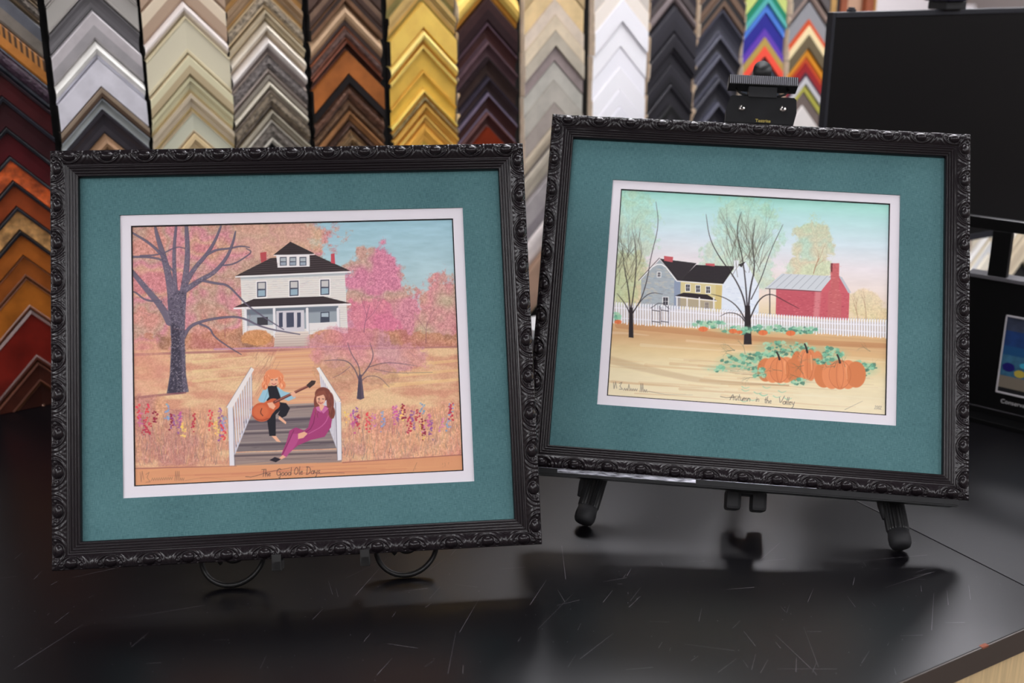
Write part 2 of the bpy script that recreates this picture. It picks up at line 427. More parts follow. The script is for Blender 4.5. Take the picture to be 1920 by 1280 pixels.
column(.551, .681, 'antique', 'bronze column', [
 (-50, 'flat', (120, 96, 80), (80, 62, 54), 'dull bronze'),
 (-20, 'flat', (66, 52, 48), (130, 96, 72), 'espresso brown'),
 (3, 'ridge', (172, 142, 112), (92, 80, 76), 'rounded satin bronze', 'leaf'),
 (49, 'rope', (110, 84, 76), (140, 82, 54), 'ornate rust-edged'),
 (77, 'scoop', (52, 34, 30), (150, 96, 78), 'black-brown with pink lip'),
 (95, 'plain', (158, 92, 44), (190, 130, 96), 'flat copper-orange'),
 (139, 'plain', (30, 24, 24), (24, 20, 20), 'black'),
 (156, 'rope', (128, 92, 74), (110, 76, 58), 'carved brown', 'orn'),
 (188, 'rope', (120, 90, 66), (96, 70, 54), 'carved dark brown', 'orn'),
 (208, 'step', (160, 112, 72), (130, 94, 66), 'light copper'),
 (228, 'rope', (92, 66, 54), (74, 54, 46), 'dark beaded', 'orn'),
 (243, 'rope', (134, 104, 72), (120, 88, 60), 'antique gold carved', 'orn'), (280,)], G)
column(.695, .826, 'leaf', 'gold column', [
 (-40, 'step', (190, 158, 98), (140, 130, 84), 'greenish gold'),
 (4, 'plain', (230, 188, 92), (220, 170, 70), 'broad flat gold'),
 (52, 'ridge', (240, 206, 122), (206, 158, 74), 'rounded bright gold'),
 (84, 'edge', (212, 172, 76), (238, 200, 110), 'gold with raised lip'),
 (133, 'edge', (222, 178, 74), (220, 174, 78), 'flat yellow gold'),
 (166, 'ridge', (246, 208, 112), (216, 176, 92), 'narrow bright gold'),
 (178, 'rope', (156, 136, 92), (200, 160, 84), 'grey-gold beaded'),
 (194, 'step', (214, 168, 84), (236, 190, 96), 'stepped gold'),
 (214, 'step', (236, 190, 100), (190, 140, 64), 'stepped bright gold'),
 (233, 'step', (224, 168, 74), (240, 190, 90), 'orange gold'), (275,)], G)
column(.829, .954, 'gloss', 'espresso column', [
 (-70, 'ridge', (232, 190, 98), (190, 130, 50), 'gold', 'leaf'),
 (-8, 'flat', (58, 40, 40), (46, 32, 34), 'espresso'),
 (42, 'scoop', (66, 40, 38), (80, 62, 70), 'dark cherry scooped'),
 (78, 'scoop', (84, 62, 66), (96, 74, 80), 'plum brown'),
 (107, 'scoop', (66, 50, 46), (40, 30, 32), 'dark walnut'),
 (145, 'scoop', (64, 50, 50), (54, 48, 60), 'dull espresso'),
 (174, 'scoop', (62, 38, 36), (110, 98, 116), 'espresso with silver-blue lip'),
 (211, 'scoop', (64, 40, 38), (110, 78, 76), 'cherry brown'),
 (239, 'plain', (108, 38, 18), (90, 30, 16), 'red-brown'), (280,)], G)
column(.968, 1.100, 'wood', 'natural wood column', [
 (-50, 'plain', (214, 186, 138), (210, 180, 130), 'honey wood'),
 (-2, 'plain', (206, 190, 172), (200, 180, 160), 'pale bleached wood'),
 (28, 'plain', (206, 190, 164), (200, 184, 160), 'pale oak'),
 (57, 'plain', (176, 166, 150), (170, 160, 144), 'grey oak'),
 (86, 'plain', (142, 128, 126), (136, 124, 122), 'dark taupe'),
 (114, 'plain', (174, 170, 160), (168, 162, 150), 'pale grey'),
 (151, 'plain', (170, 164, 154), (164, 156, 146), 'weathered grey'),
 (193, 'plain', (156, 146, 138), (144, 136, 130), 'grey-brown'),
 (232, 'step', (190, 176, 154), (146, 136, 128), 'striped tan and grey'),
 (272, 'step', (176, 166, 150), (150, 142, 136), 'striped grey'),
 (325, 'plain', (158, 152, 152), (140, 134, 134), 'cool grey'),
 (372, 'plain', (132, 124, 128), (122, 114, 118), 'dark grey'),
 (393, 'step', (226, 216, 212), (206, 196, 190), 'whitewashed'), (452,)], G)
column(.968, 1.100, 'wood', 'wood column between the pictures', [
 (452, 'plain', (156, 126, 106), (140, 112, 92), 'warm brown'),
 (532, 'step', (160, 148, 122), (130, 120, 96), 'olive tan'), (592-46,)], G)
column(1.122, 1.250, 'plain', 'white column', [
 (-40, 'plain', (236, 226, 216), (240, 236, 240), 'cream-white'),
 (-3, 'plain', (240, 238, 245), (236, 234, 240), 'white'),
 (40, 'plain', (241, 239, 246), (236, 234, 240), 'bright white'),
 (88, 'plain', (239, 237, 245), (236, 234, 240), 'flat white'),
 (125, 'plain', (241, 239, 246), (236, 234, 240), 'smooth white'),
 (168, 'plain', (240, 238, 245), (236, 234, 240), 'satin white'),
 (200, 'plain', (238, 236, 243), (236, 234, 240), 'soft white'), (245,)], G)
column(1.257, 1.372, 'gloss', 'first charcoal column', [
 (-55, 'flat', (60, 56, 60), (90, 84, 84), 'dark grey'),
 (-18, 'ridge', (112, 100, 100), (60, 52, 54), 'brown-grey edged', 'flat'),
 (10, 'flat', (48, 46, 54), (44, 42, 48), 'blue charcoal', 'flat'),
 (62, 'flat', (44, 42, 48), (40, 38, 44), 'charcoal', 'flat'),
 (92, 'edge', (42, 40, 46), (48, 46, 52), 'soft black', 'flat'),
 (120, 'flat', (42, 40, 46), (30, 29, 34), 'matte black', 'flat'),
 (158, 'edge', (40, 38, 44), (48, 46, 52), 'lipped black', 'flat'),
 (195, 'flat', (14, 14, 16), (40, 38, 42), 'deepest black', 'flat'), (230,)], G)
column(1.379, 1.498, 'gloss', 'second charcoal column', [
 (-50, 'flat', (44, 40, 42), (116, 92, 76), 'black copper-edged', 'flat'),
 (-14, 'flat', (40, 38, 40), (112, 90, 76), 'black brown-edged', 'flat'),
 (14, 'scoop', (58, 58, 68), (74, 74, 88), 'blue-black', 'flat'),
 (66, 'scoop', (46, 45, 52), (90, 90, 104), 'charcoal with pale lip', 'flat'),
 (102, 'scoop', (44, 43, 50), (80, 80, 94), 'dark scooped', 'flat'),
 (146, 'scoop', (42, 41, 47), (58, 58, 68), 'dull black', 'flat'),
 (192, 'scoop', (40, 39, 46), (86, 86, 100), 'lowest dark scooped', 'flat'), (232,)], G)
column(1.4995, 1.612, 'plain', 'rainbow column', [
 (-50, 'plain', (196, 206, 120), (196, 206, 120), 'yellow-green'),
 (-24, 'plain', (16, 128, 96), (16, 128, 96), 'green'),
 (-8, 'plain', (84, 172, 168), (84, 172, 168), 'teal'),
 (5, 'plain', (82, 134, 226), (82, 134, 226), 'sky blue'),
 (23, 'plain', (36, 36, 140), (36, 36, 140), 'navy blue'),
 (54, 'plain', (98, 60, 172), (98, 60, 172), 'purple'),
 (70, 'plain', (178, 152, 76), (178, 152, 76), 'olive gold'),
 (87, 'plain', (250, 82, 62), (250, 82, 62), 'coral red'),
 (106, 'plain', (62, 70, 84), (62, 70, 84), 'slate'),
 (128, 'plain', (40, 46, 56), (40, 46, 56), 'dark slate'), (160,)], G)
column(1.626, 1.734, 'plain', 'multicoloured column by the black screen', [
 (-46, 'plain', (90, 84, 84), (90, 84, 84), 'dark grey'),
 (-22, 'ridge', (164, 142, 132), (60, 50, 56), 'taupe'),
 (4, 'plain', (142, 142, 146), (142, 142, 146), 'mid grey'),
 (37, 'plain', (206, 82, 42), (206, 82, 42), 'orange-red'),
 (48, 'plain', (238, 218, 170), (238, 218, 170), 'cream'),
 (65, 'plain', (104, 90, 66), (104, 90, 66), 'olive brown'),
 (90, 'plain', (228, 150, 36), (228, 150, 36), 'orange'),
 (106, 'plain', (196, 78, 30), (196, 78, 30), 'burnt orange'),
 (118, 'plain', (150, 26, 32), (150, 26, 32), 'deep red'),
 (136, 'plain', (70, 46, 62), (70, 46, 62), 'plum'),
 (144, 'plain', (196, 194, 196), (196, 194, 196), 'light grey'),
 (157, 'plain', (194, 188, 84), (194, 188, 84), 'chartreuse'),
 (172, 'plain', (112, 98, 92), (90, 76, 80), 'brown-grey'),
 (198, 'plain', (228, 222, 218), (228, 222, 218), 'off-white'), (240,)], G)

# framed picture hanging right of the samples, and a shelf rail far behind
fp = empty('hanging_frame', MW @ Matrix.Translation((1.765*K, .049, .5)), 'tall gold and rust picture frame with a tan mat, top edge behind the black screen', 'picture frame')
MB().box(0, .018, -.03, 0, 0, .6).build('gold_rail', colmat((190, 150, 92), 'leaf'), fp)
MB().box(.018, .034, -.024, 0, 0, .6).build('black_liner', colmat((34, 34, 40), 'flat'), fp)
MB().box(.034, .056, -.027, 0, 0, .6).build('rust_liner', colmat((140, 74, 46), 'wood'), fp)
MB().box(.056, .118, -.012, 0, 0, .6).build('mat_board', colmat((186, 150, 124), 'plain'), fp)
MB().box(.118, .142, -.027, 0, 0, .6).build('rust_liner', colmat((140, 74, 46), 'wood'), fp)
MB().box(.142, .147, -.03, 0, 0, .6).build('gold_rail', colmat((190, 150, 92), 'leaf'), fp)
hs = MW.inverted() @ plane_hit(1800, 14, MW @ Vector((0, 3.0, 0)), V)
sf = empty('wall_shelf', MW @ Matrix.Translation((hs.x, 3.1, hs.z)), 'white-lipped shelf with tan back on the far wall, above the black screen', 'shelf')
MB().box(0, 1.6, -.12, -.002, -.02, .012).build('shelf_board', mat('shelf_white', (240, 236, 238), .5), sf)
MB().box(0, 1.6, -.02, -.002, .012, .25).build('back_board', mat('shelf_tan', (206, 180, 150), .7), sf)
# paper behind the frames at the foot of the display
sh = MB().box(-.10, .10, -.14, 0, 0, .02, bev=.001)
tag(sh.build('paper_stack', mat('white_paper', (240, 240, 242), .8), mw=MW @ Matrix.Translation((1.07, -.03, 0))), 'white stack of paper on the counter at the foot of the wood samples', 'paper')

# ------------------------------------------------------------------ painting engine (colour stored on a fine grid)
def lattice(seed, n=256):
    return np.random.RandomState(seed).rand(n, n)
def vnoise(X, Y, s, seed=0):
    g = lattice(seed); x = X/s; y = Y/s
    xi = np.floor(x).astype(int); yi = np.floor(y).astype(int); fx = x-xi; fy = y-yi
    fx = fx*fx*(3-2*fx); fy = fy*fy*(3-2*fy)
    a = g[yi % 256, xi % 256]; b = g[yi % 256, (xi+1) % 256]; c = g[(yi+1) % 256, xi % 256]; d = g[(yi+1) % 256, (xi+1) % 256]
    return (a*(1-fx)+b*fx)*(1-fy)+(c*(1-fx)+d*fx)*fy
def fbm(X, Y, s, seed=0, o=4):
    r = 0; amp = 1; t = 0
    for k in range(o):
        r = r+amp*vnoise(X, Y, s/2**k, seed+k); t += amp; amp *= .6
    return r/t
class Canvas:
    """paint in an arbitrary flat coordinate system given by the four corners of the sheet"""
    def __init__(s, corners, nx, ny):
        (x0, y0), (x1, y1), (x2, y2), (x3, y3) = corners       # TL TR BR BL
        A = []; B = []
        for (u, v), (x, y) in zip(((0, 0), (1, 0), (1, 1), (0, 1)), corners):
            A.append([u, v, 1, 0, 0, 0, -u*x, -v*x]); B.append(x)
            A.append([0, 0, 0, u, v, 1, -u*y, -v*y]); B.append(y)
        h = np.linalg.solve(np.array(A, float), np.array(B, float))
        u, v = np.meshgrid(np.linspace(0, 1, nx), np.linspace(0, 1, ny))
        d = h[6]*u+h[7]*v+1
        s.X = (h[0]*u+h[1]*v+h[2])/d; s.Y = (h[3]*u+h[4]*v+h[5])/d
        s.nx, s.ny = nx, ny
        s.c = np.zeros((ny, nx, 3))
        s.rs = np.random.RandomState(3)
        s.gx = s.X[ny//2]; s.gy = s.Y[:, nx//2]
        s.pad = 32
    def win(s, x0, x1, y0, y1, m=2):
        # generous index window
        sl = abs(s.X[0, 0]-s.X[-1, 0])+2; st = abs(s.Y[0, 0]-s.Y[0, -1])+2
        i0 = np.searchsorted(s.gx, x0-m-sl); i1 = np.searchsorted(s.gx, x1+m+sl)
        j0 = np.searchsorted(s.gy, y0-m-st); j1 = np.searchsorted(s.gy, y1+m+st)
        return slice(max(0, j0), min(s.ny, j1+1)), slice(max(0, i0), min(s.nx, i1+1))
    def blend(s, w_, a, col):
        if not hasattr(col, 'shape'): col = np.array(col, float)
        s.c[w_] = s.c[w_]*(1-a[..., None])+col*a[..., None]
    def poly(s, pts, col, a=1.0, soft=.6, col2=None):
        P = np.array(pts, float)
        w_ = s.win(P[:, 0].min(), P[:, 0].max(), P[:, 1].min(), P[:, 1].max(), soft+2)
        X = s.X[w_]; Y = s.Y[w_]
        if X.size == 0: return
        ins = np.zeros(X.shape, bool); dm = np.full(X.shape, 1e9)
        n = len(P)
        for i in range(n):
            ax, ay = P[i]; bx, by = P[(i+1) % n]
            if ay != by:
                cnd = ((ay > Y) != (by > Y)) & (X < (bx-ax)*(Y-ay)/(by-ay)+ax)
                ins ^= cnd
            dx, dy = bx-ax, by-ay; L2 = dx*dx+dy*dy+1e-9
            t = np.clip(((X-ax)*dx+(Y-ay)*dy)/L2, 0, 1)
            dm = np.minimum(dm, np.hypot(X-ax-t*dx, Y-ay-t*dy))
        sd = np.where(ins, dm, -dm)
        al = np.clip(sd/soft+.5, 0, 1)*a
        s.blend(w_, al, col)
    def line(s, pts, col, w0=1.0, w1=None, a=1.0):
        if w1 is None: w1 = w0
        P = np.array(pts, float)
        if len(P) > 2 and w0 >= 1.0:
            for _ in range(2 if (w0 > 1.4 and len(P) < 12) else 1):
                Q = np.empty((2*len(P), 2)); Q[0] = P[0]; Q[-1] = P[-1]
                Q[1:-1:2] = P[:-1]*.75+P[1:]*.25; Q[2:-1:2] = P[:-1]*.25+P[1:]*.75
                P = Q
        m = max(w0, w1)
        w_ = s.win(P[:, 0].min(), P[:, 0].max(), P[:, 1].min(), P[:, 1].max(), m+1)
        X = s.X[w_]; Y = s.Y[w_]
        if X.size == 0: return
        al = np.zeros(X.shape); n = len(P)-1
        for i in range(n):
            ax, ay = P[i]; bx, by = P[i+1]
            dx, dy = bx-ax, by-ay; L2 = dx*dx+dy*dy+1e-9
            t = np.clip(((X-ax)*dx+(Y-ay)*dy)/L2, 0, 1)
            d = np.hypot(X-ax-t*dx, Y-ay-t*dy)
            wd = w0+(w1-w0)*((i+t)/n)
            al = np.maximum(al, np.clip(wd/2-d+.5, 0, 1)*np.minimum(1, wd))
        s.blend(w_, al*a, col)
    def ell(s, cx, cy, rx, ry, col, a=1.0, soft=1.0):
        w_ = s.win(cx-rx, cx+rx, cy-ry, cy+ry)
        X = s.X[w_]; Y = s.Y[w_]
        d = (1-np.hypot((X-cx)/rx, (Y-cy)/ry))*min(rx, ry)
        s.blend(w_, np.clip(d/soft+.5, 0, 1)*a, col)
    def foliage(s, blobs, cols, seed, dens=1.0, speck=.5, scale=22, edge=.35):
        """feathered mass made of blobs with speckled colour"""
        X, Y = s.X, s.Y
        f = np.full(X.shape, -1.0)
        for cx, cy, rx, ry in blobs:
            f = np.maximum(f, 1-np.hypot((X-cx)/rx, (Y-cy)/ry))
        f = f+(fbm(X, Y, 16, seed, 4)-.5)*edge*2.0
        hi = vnoise(X, Y, 1.5, seed+9)*.7+vnoise(X, Y, 2.8, seed+10)*.3
        al = np.clip(f*3.2+.2, 0, 1); al = np.clip(al*1.5-(1-al)*hi*1.6, 0, 1)*dens
        n1 = fbm(X, Y, scale*3, seed+20, 3); n1 = np.clip((n1-.3)/.4, 0, .9999)*(len(cols)-1)
        k = n1.astype(int); fr = (n1-k)[..., None]
        C = np.array(cols, float); col = C[k]*(1-fr)+C[np.minimum(k+1, len(cols)-1)]*fr
        sp = (vnoise(X, Y, 1.5, seed+31)-.5)+(vnoise(X, Y, 3.6, seed+32)-.5)*.8
        col = col+sp[..., None]*42*speck
        s.c = s.c*(1-al[..., None])+col*al[..., None]
    def branches(s, x, y, ang, ln, w0, depth, col, rnd, a=1.0, spread=.5, up=.0):
        if depth == 0 or w0 < .35: return
        p = [(x, y)]; cx, cy, an = x, y, ang
        for k in range(5):
            an += rnd.uniform(-.13, .13)+up*(math.pi/2-an)*.1
            cx += math.cos(an)*ln/5; cy -= math.sin(an)*ln/5; p.append((cx, cy))
        s.line(p, col, w0, w0*.6, a)
        for k in range(rnd.choice([2, 2, 3])):
            i = rnd.choice([2, 3, 4, 5])
            s.branches(p[i][0], p[i][1], an+rnd.uniform(-spread, spread), ln*rnd.uniform(.6, .85), w0*.6, depth-1, col, rnd, a, spread, up)
    def script(s, txt, x, y, h, ang, col, w_=.9, a=.85, gap=.06):
        ca, sa = math.cos(ang), math.sin(ang)
        for ch in txt:
            if ch == ' ': x += h*.45*ca; y += h*.45*sa; continue
            adv, strokes = GLY[ch]
            for st in strokes:
                pts = [(x+(px+.12*py)*h*ca+py*h*sa, y+(px+.12*py)*h*sa-py*h*ca) for px, py in st]
                s.line(pts, col, w_, w_, a)
            x += (adv+gap*.4)*h*ca; y += (adv+gap*.4)*h*sa
    def mesh(s, name, w, h, gain):
        nx, ny = s.nx, s.ny
        gx = np.linspace(-w/2, w/2, nx); gy = np.linspace(h/2, -h/2, ny)
        X, Y = np.meshgrid(gx, gy)
        co = np.zeros((ny*nx, 3), np.float32); co[:, 0] = X.ravel(); co[:, 1] = Y.ravel()
        idx = np.arange(ny*nx).reshape(ny, nx)
        q = np.stack([idx[1:, :-1], idx[1:, 1:], idx[:-1, 1:], idx[:-1, :-1]], -1).reshape(-1, 4)
        me = bpy.data.meshes.new(name)
        me.vertices.add(ny*nx); me.vertices.foreach_set('co', co.ravel())
        me.loops.add(q.size); me.loops.foreach_set('vertex_index', q.ravel().astype(np.int32))
        me.polygons.add(len(q)); me.polygons.foreach_set('loop_start', np.arange(0, q.size, 4, dtype=np.int32))
        me.update(); 
        c = np.clip(s.c/255, 0, 1); lin = np.where(c <= .04045, c/12.92, ((c+.055)/1.055)**2.4)*gain
        at = me.color_attributes.new('paint', 'FLOAT_COLOR', 'POINT')
        rgba = np.ones((ny*nx, 4), np.float32); rgba[:, :3] = np.clip(lin, 0, .95).reshape(-1, 3)
        at.data.foreach_set('color', rgba.ravel())
        return me
o_ = [(.0, .22), (.05, .05), (.2, 0), (.36, .08), (.4, .26), (.3, .42), (.12, .42), (0, .22)]
GLY = {
 'T': (.5, [[(-.05, 1), (.55, 1.02)], [(.28, 1), (.24, 0)]]), 'h': (.4, [[(.05, 1), (.04, 0)], [(.04, .3), (.18, .45), (.3, .38), (.32, 0)]]),
 'e': (.38, [[(.04, .24), (.32, .28), (.26, .44), (.1, .42), (.02, .2), (.1, .02), (.34, .06)]]),
 'G': (.62, [[(.55, .82), (.35, 1.02), (.05, .75), (.03, .25), (.25, 0), (.52, .2), (.52, .5), (.3, .5)], [(.52, .3), (.5, -.35), (.3, -.2)]]),
 'o': (.42, [o_]), 'a': (.44, [o_, [(.4, .44), (.4, .02)]]), 'd': (.46, [o_, [(.42, 1.05), (.4, 0)]]),
 'O': (.6, [[(.3, 1), (.05, .75), (.02, .25), (.25, 0), (.5, .25), (.52, .75), (.3, 1)]]),
 'l': (.18, [[(.1, 1.05), (.06, .1), (.16, .0)]]), 'D': (.62, [[(.1, 1), (.08, 0)], [(-.05, .98), (.3, 1), (.55, .7), (.52, .25), (.3, 0), (.0, 0)]]),
 'y': (.4, [[(.02, .44), (.1, .1), (.28, .12)], [(.36, .45), (.3, -.3), (.12, -.45)]]), 's': (.34, [[(.3, .4), (.12, .42), (.08, .28), (.28, .18), (.22, .02), (.02, .04)]]),
 'A': (.6, [[(0, 0), (.3, 1), (.5, 0)], [(-.15, .35), (.6, .42)]]), 'u': (.42, [[(.04, .44), (.06, .08), (.2, 0), (.34, .12), (.36, .44), (.38, 0)]]),
 't': (.3, [[(.14, .85), (.12, .06), (.24, 0)], [(-.02, .5), (.32, .54)]]), 'm': (.6, [[(.02, .44), (.02, 0)], [(.02, .3), (.14, .44), (.24, .36), (.25, 0)], [(.25, .3), (.4, .44), (.5, .36), (.52, 0)]]),
 'n': (.42, [[(.02, .44), (.02, 0)], [(.02, .3), (.18, .44), (.32, .36), (.34, 0)]]), 'i': (.16, [[(.06, .42), (.06, 0)], [(.08, .62), (.09, .66)]]),
 'V': (.55, [[(-.05, .95), (.22, 0), (.62, 1.2)]]),
 '2': (.4, [[(.04, .7), (.15, .85), (.3, .7), (.04, .05), (.36, .05)]]), '0': (.4, [[(.2, .85), (.05, .6), (.06, .2), (.2, .02), (.33, .25), (.33, .65), (.2, .85)]]),
 '1': (.2, [[(.08, .85), (.08, 0)]]), '7': (.36, [[(.02, .82), (.34, .84), (.14, -.05)]]), '/': (.4, [[(0, -.2), (.45, 1.0)]]),
}

def paint_farmhouse():
    C = Canvas(((246, 421), (849, 406), (868, 883), (249, 910)), 690, 560)
    X, Y = C.X, C.Y; R = random.Random(11)
    t = np.clip((Y-410)/240, 0, 1)[..., None]
    C.c = np.array((158, 196, 208.))*(1-t)+np.array((196, 206, 200.))*t
    C.c += ((fbm(X/5, Y, 8, 2)-.5)*24)[..., None]
    # soft autumn woods
    C.foliage([(300, 520, 260, 190), (420, 440, 210, 110), (330, 640, 230, 80)], [(204, 128, 130), (206, 156, 130), (206, 134, 142), (190, 152, 132), (206, 142, 128)], 5, .96, .9)
    C.foliage([(520, 440, 92, 50)], [(210, 176, 142), (206, 166, 144)], 40, .7, .8)
    C.foliage([(700, 550, 68, 104), (745, 600, 60, 82)], [(206, 132, 146), (200, 150, 136), (192, 154, 138), (208, 126, 150)], 60, .95, .9)
    C.foliage([(690, 610, 62, 60)], [(212, 112, 142), (216, 128, 150)], 64, .7, .9)
    C.foliage([(830, 590, 60, 92), (868, 600, 48, 84)], [(204, 152, 134), (208, 138, 140), (190, 164, 138)], 77, .95, .9)
    C.foliage([(560, 640, 330, 32), (800, 645, 140, 26)], [(186, 118, 108), (196, 140, 108), (150, 110, 90)], 81, .9, .9)
    # lawn
    lawn = np.clip((Y-650-(X-550)*-.01)/4+.5, 0, 1)
    n = fbm(X/4, Y, 16, 90, 4)
    cc = np.where((n < .45)[..., None], np.array((216, 158, 112.)), np.array((226, 186, 124.)))
    k = np.clip((n-.35)/.3, 0, 1)[..., None]
    cc = np.array((208, 150, 122.))*(1-k)+np.array((224, 188, 146.))*k
    cc = cc+((vnoise(X, Y, 1.8, 7)-.5)*18)[..., None]
    C.c = C.c*(1-lawn[..., None])+cc*lawn[..., None]
    C.line([(250, 662), (420, 656), (860, 648)], (150, 88, 96), 5, 3, .6)
    C.line([(400, 652), (520, 649), (700, 646)], (190, 140, 170), 4, 3, .7)
    C.foliage([(262, 690, 60, 60)], [(210, 140, 130), (220, 160, 130)], 93, .5, .6)
    for yy in (672, 690, 708):
        C.line([(360, yy+4), (470, yy-6)], (228, 206, 150), 6, 2, .5)
        C.line([(720, yy+14), (860, yy+2)], (232, 200, 138), 8, 5, .5)
    # farmhouse
    sid = (224, 218, 210)
    C.poly([(449, 512), (645, 504), (651, 622), (453, 628)], sid)
    for i in range(26):
        y = 517+i*4.1; C.line([(450+i*.1, y+2), (646+i*.15, y-5)], (168, 160, 160), .8, .8, .5)
    for i in range(420):
        x = R.uniform(451, 644); y = R.uniform(514, 620); C.line([(x, y), (x+R.uniform(3, 8), y-.2)], R.choice([(176, 168, 168), (236, 232, 226), (214, 190, 188), (196, 204, 206), (230, 214, 190)]), .9, .9, .5)
    C.poly([(449, 515), (645, 507), (645, 512), (449, 521)], (150, 165, 175), .5, 3)
    roof = (52, 42, 44)
    C.poly([(439, 514), (506, 480), (590, 474), (656, 504)], roof)
    for i in range(9):
        y = 512-i*4; C.line([(442+i*7, y+1), (652-i*7, y-7)], (124, 112, 110), .9, .9, .55)
    C.line([(440, 515.5), (656, 506)], (232, 228, 226), 2.4)
    C.line([(440, 518), (656, 509)], (90, 90, 100), .8, .8, .6)
    C.poly([(486, 470), (498, 468), (498, 484), (488, 489)], (180, 76, 80)); C.poly([(619, 472), (626, 471), (627, 491), (619, 489)], (196, 78, 90))
    C.poly([(516, 473), (579, 471), (579, 496), (519, 498)], (230, 224, 222))
    C.poly([(511, 474), (543, 449), (588, 471), (580, 474)], roof); C.line([(512, 475), (588, 473)], (228, 222, 220), 1.6)
    for i in range(5): C.line([(540-i*6, 453+i*4.5), (548+i*8, 453+i*4)], (110, 98, 96), .7, .7, .4)
    for x in (523, 541, 560):
        C.poly([(x, 478), (x+13, 477.5), (x+13, 494), (x, 494.5)], (80, 84, 96)); C.poly([(x+1.5, 480), (x+11.5, 479.5), (x+11.5, 486), (x+1.5, 486)], (170, 176, 180)); C.poly([(x+1.5, 488), (x+11.5, 487.5), (x+11.5, 493), (x+1.5, 493)], (150, 160, 172))
    for x, y in ((480, 525), (541, 523), (599, 521)):
        C.poly([(x-2, y-2), (x+19, y-3), (x+19, y+30), (x-2, y+31)], (236, 230, 226)); C.poly([(x, y), (x+17, y-.6), (x+17, y+28), (x, y+29)], (74, 76, 90))
        C.poly([(x+2, y+2), (x+15, y+1.4), (x+15, y+13), (x+2, y+13)], (196, 192, 188)); C.poly([(x+2, y+16), (x+15, y+15.4), (x+15, y+26), (x+2, y+27)], (150, 172, 184))
    # porch
    C.poly([(458, 577), (632, 570), (634, 612), (460, 616)], (150, 158, 164)); C.poly([(458, 577), (632, 570), (632, 580), (458, 588)], (104, 112, 122), .9, 3)
    C.poly([(436, 573), (474, 557), (604, 552), (655, 565)], roof); 
    for i in range(4): C.line([(448+i*9, 569-i*3.6), (640-i*9, 561-i*2.6)], (112, 100, 96), .8, .8, .4)
    C.line([(437, 575), (655, 567.5)], (234, 230, 228), 3)
    C.poly([(516, 580), (568, 578), (569, 620), (517, 622)], (206, 200, 204))
    for x0, x1 in ((521, 528), (535, 549), (555, 562)): C.poly([(x0, 583), (x1, 582.5), (x1, 610), (x0, 611)], (70, 74, 92))
    C.poly([(480, 592), (500, 591), (500, 606), (480, 607)], (60, 58, 64)); C.poly([(599, 582), (616, 581), (616, 601), (599, 602)], (66, 70, 84)); C.poly([(601, 584), (614, 583), (614, 591), (601, 591)], (170, 182, 190))
    C.poly([(460, 608), (512, 606), (512, 618), (461, 620)], (222, 216, 212)); C.poly([(574, 603), (634, 600), (634, 614), (574, 616)], (226, 220, 216))
    for x in (458, 512, 574, 632): C.line([(x, 576), (x+1, 628)], (228, 224, 224), 5); C.line([(x+3, 577), (x+4, 628)], (110, 106, 116), .8, .8, .6)
    C.foliage([(478, 630, 32, 17), (612, 628, 34, 15)], [(206, 146, 96), (196, 124, 90)], 121, .95, .7, edge=.15)
    for i in range(6):
        y = 620+i*4.6; C.poly([(514-i*.4, y), (576+i*.5, y-2), (577+i*.5, y+3), (513-i*.4, y+4.6)], (222-5*i, 208-6*i, 196-6*i)); C.line([(513, y+4), (577, y+2)], (140, 116, 110), .8, .8, .6)
    # path
    C.poly([(517, 656), (592, 650), (622, 742), (600, 800), (470, 800), (474, 740)], (216, 162, 128), .9, 4)
    for i in range(20):
        y = 660+i*6; C.line([(515-i*2, y+2), (590+i*1.8, y-2)], R.choice([(230, 184, 130), (206, 140, 102), (236, 194, 140)]), 3, 2, .5)
    for i in range(60):
        x = R.uniform(470, 512); y = R.uniform(664, 740); C.line([(x, y), (x+R.uniform(4, 12), y-R.uniform(10, 24))], R.choice([(190, 140, 110), (220, 176, 140), (160, 110, 96)]), .9, .6, .7)
    for i in range(40):
        x = R.uniform(586, 604); y = R.uniform(660, 720); C.line([(x, y), (x+R.uniform(-8, -2), y-R.uniform(10, 20))], R.choice([(206, 140, 96), (226, 170, 120)]), .9, .6, .7)
    # small blossom tree
    C.foliage([(660, 640, 90, 34), (720, 668, 90, 34), (625, 660, 44, 30)], [(206, 128, 148), (204, 140, 140), (196, 140, 156)], 150, .7, .9)
    C.foliage([(628, 700, 46, 38), (704, 700, 44, 26)], [(196, 150, 120), (180, 134, 112)], 160, .5, .9)
    bk = (92, 78, 92)
    C.poly([(667, 746), (671, 700), (676, 700), (681, 745), (674, 748)], bk)
    C.poly([(668, 746), (671, 704), (674, 704), (676, 746)], (66, 58, 72), .6)
    for pts, w0 in (([(672, 712), (664, 690), (650, 674), (628, 672), (606, 674)], 3), ([(673, 706), (672, 684), (656, 660), (650, 640)], 2.6), ([(674, 706), (690, 686), (700, 664), (692, 640)], 3),
                    ([(690, 686), (716, 678), (740, 678), (780, 684)], 1.6), ([(676, 712), (688, 702), (710, 704), (728, 724)], 1.6), ([(700, 690), (740, 698), (810, 696)], 1.0), ([(654, 686), (636, 700), (622, 706)], 1)):
        C.line(pts, bk, w0, .8, .8)
    for i in range(14): C.branches(R.uniform(600, 780), R.uniform(650, 700), R.uniform(0, 6.2), 18, .9, 3, (140, 96, 108), R, .5, .9)
    # thin tree behind the house
    C.branches(681, 620, 1.55, 52, 2.2, 6, (150, 90, 110), R, .7, .75, .3)
    C.branches(798, 640, 1.6, 40, 1.6, 5, (140, 90, 100), R, .7, .8, .3)
    C.branches(420, 630, 1.55, 52, 1.4, 5, (160, 90, 100), R, .6, .7, .3)
    # big tree
    tk = (112, 102, 118); dk = (74, 68, 86)
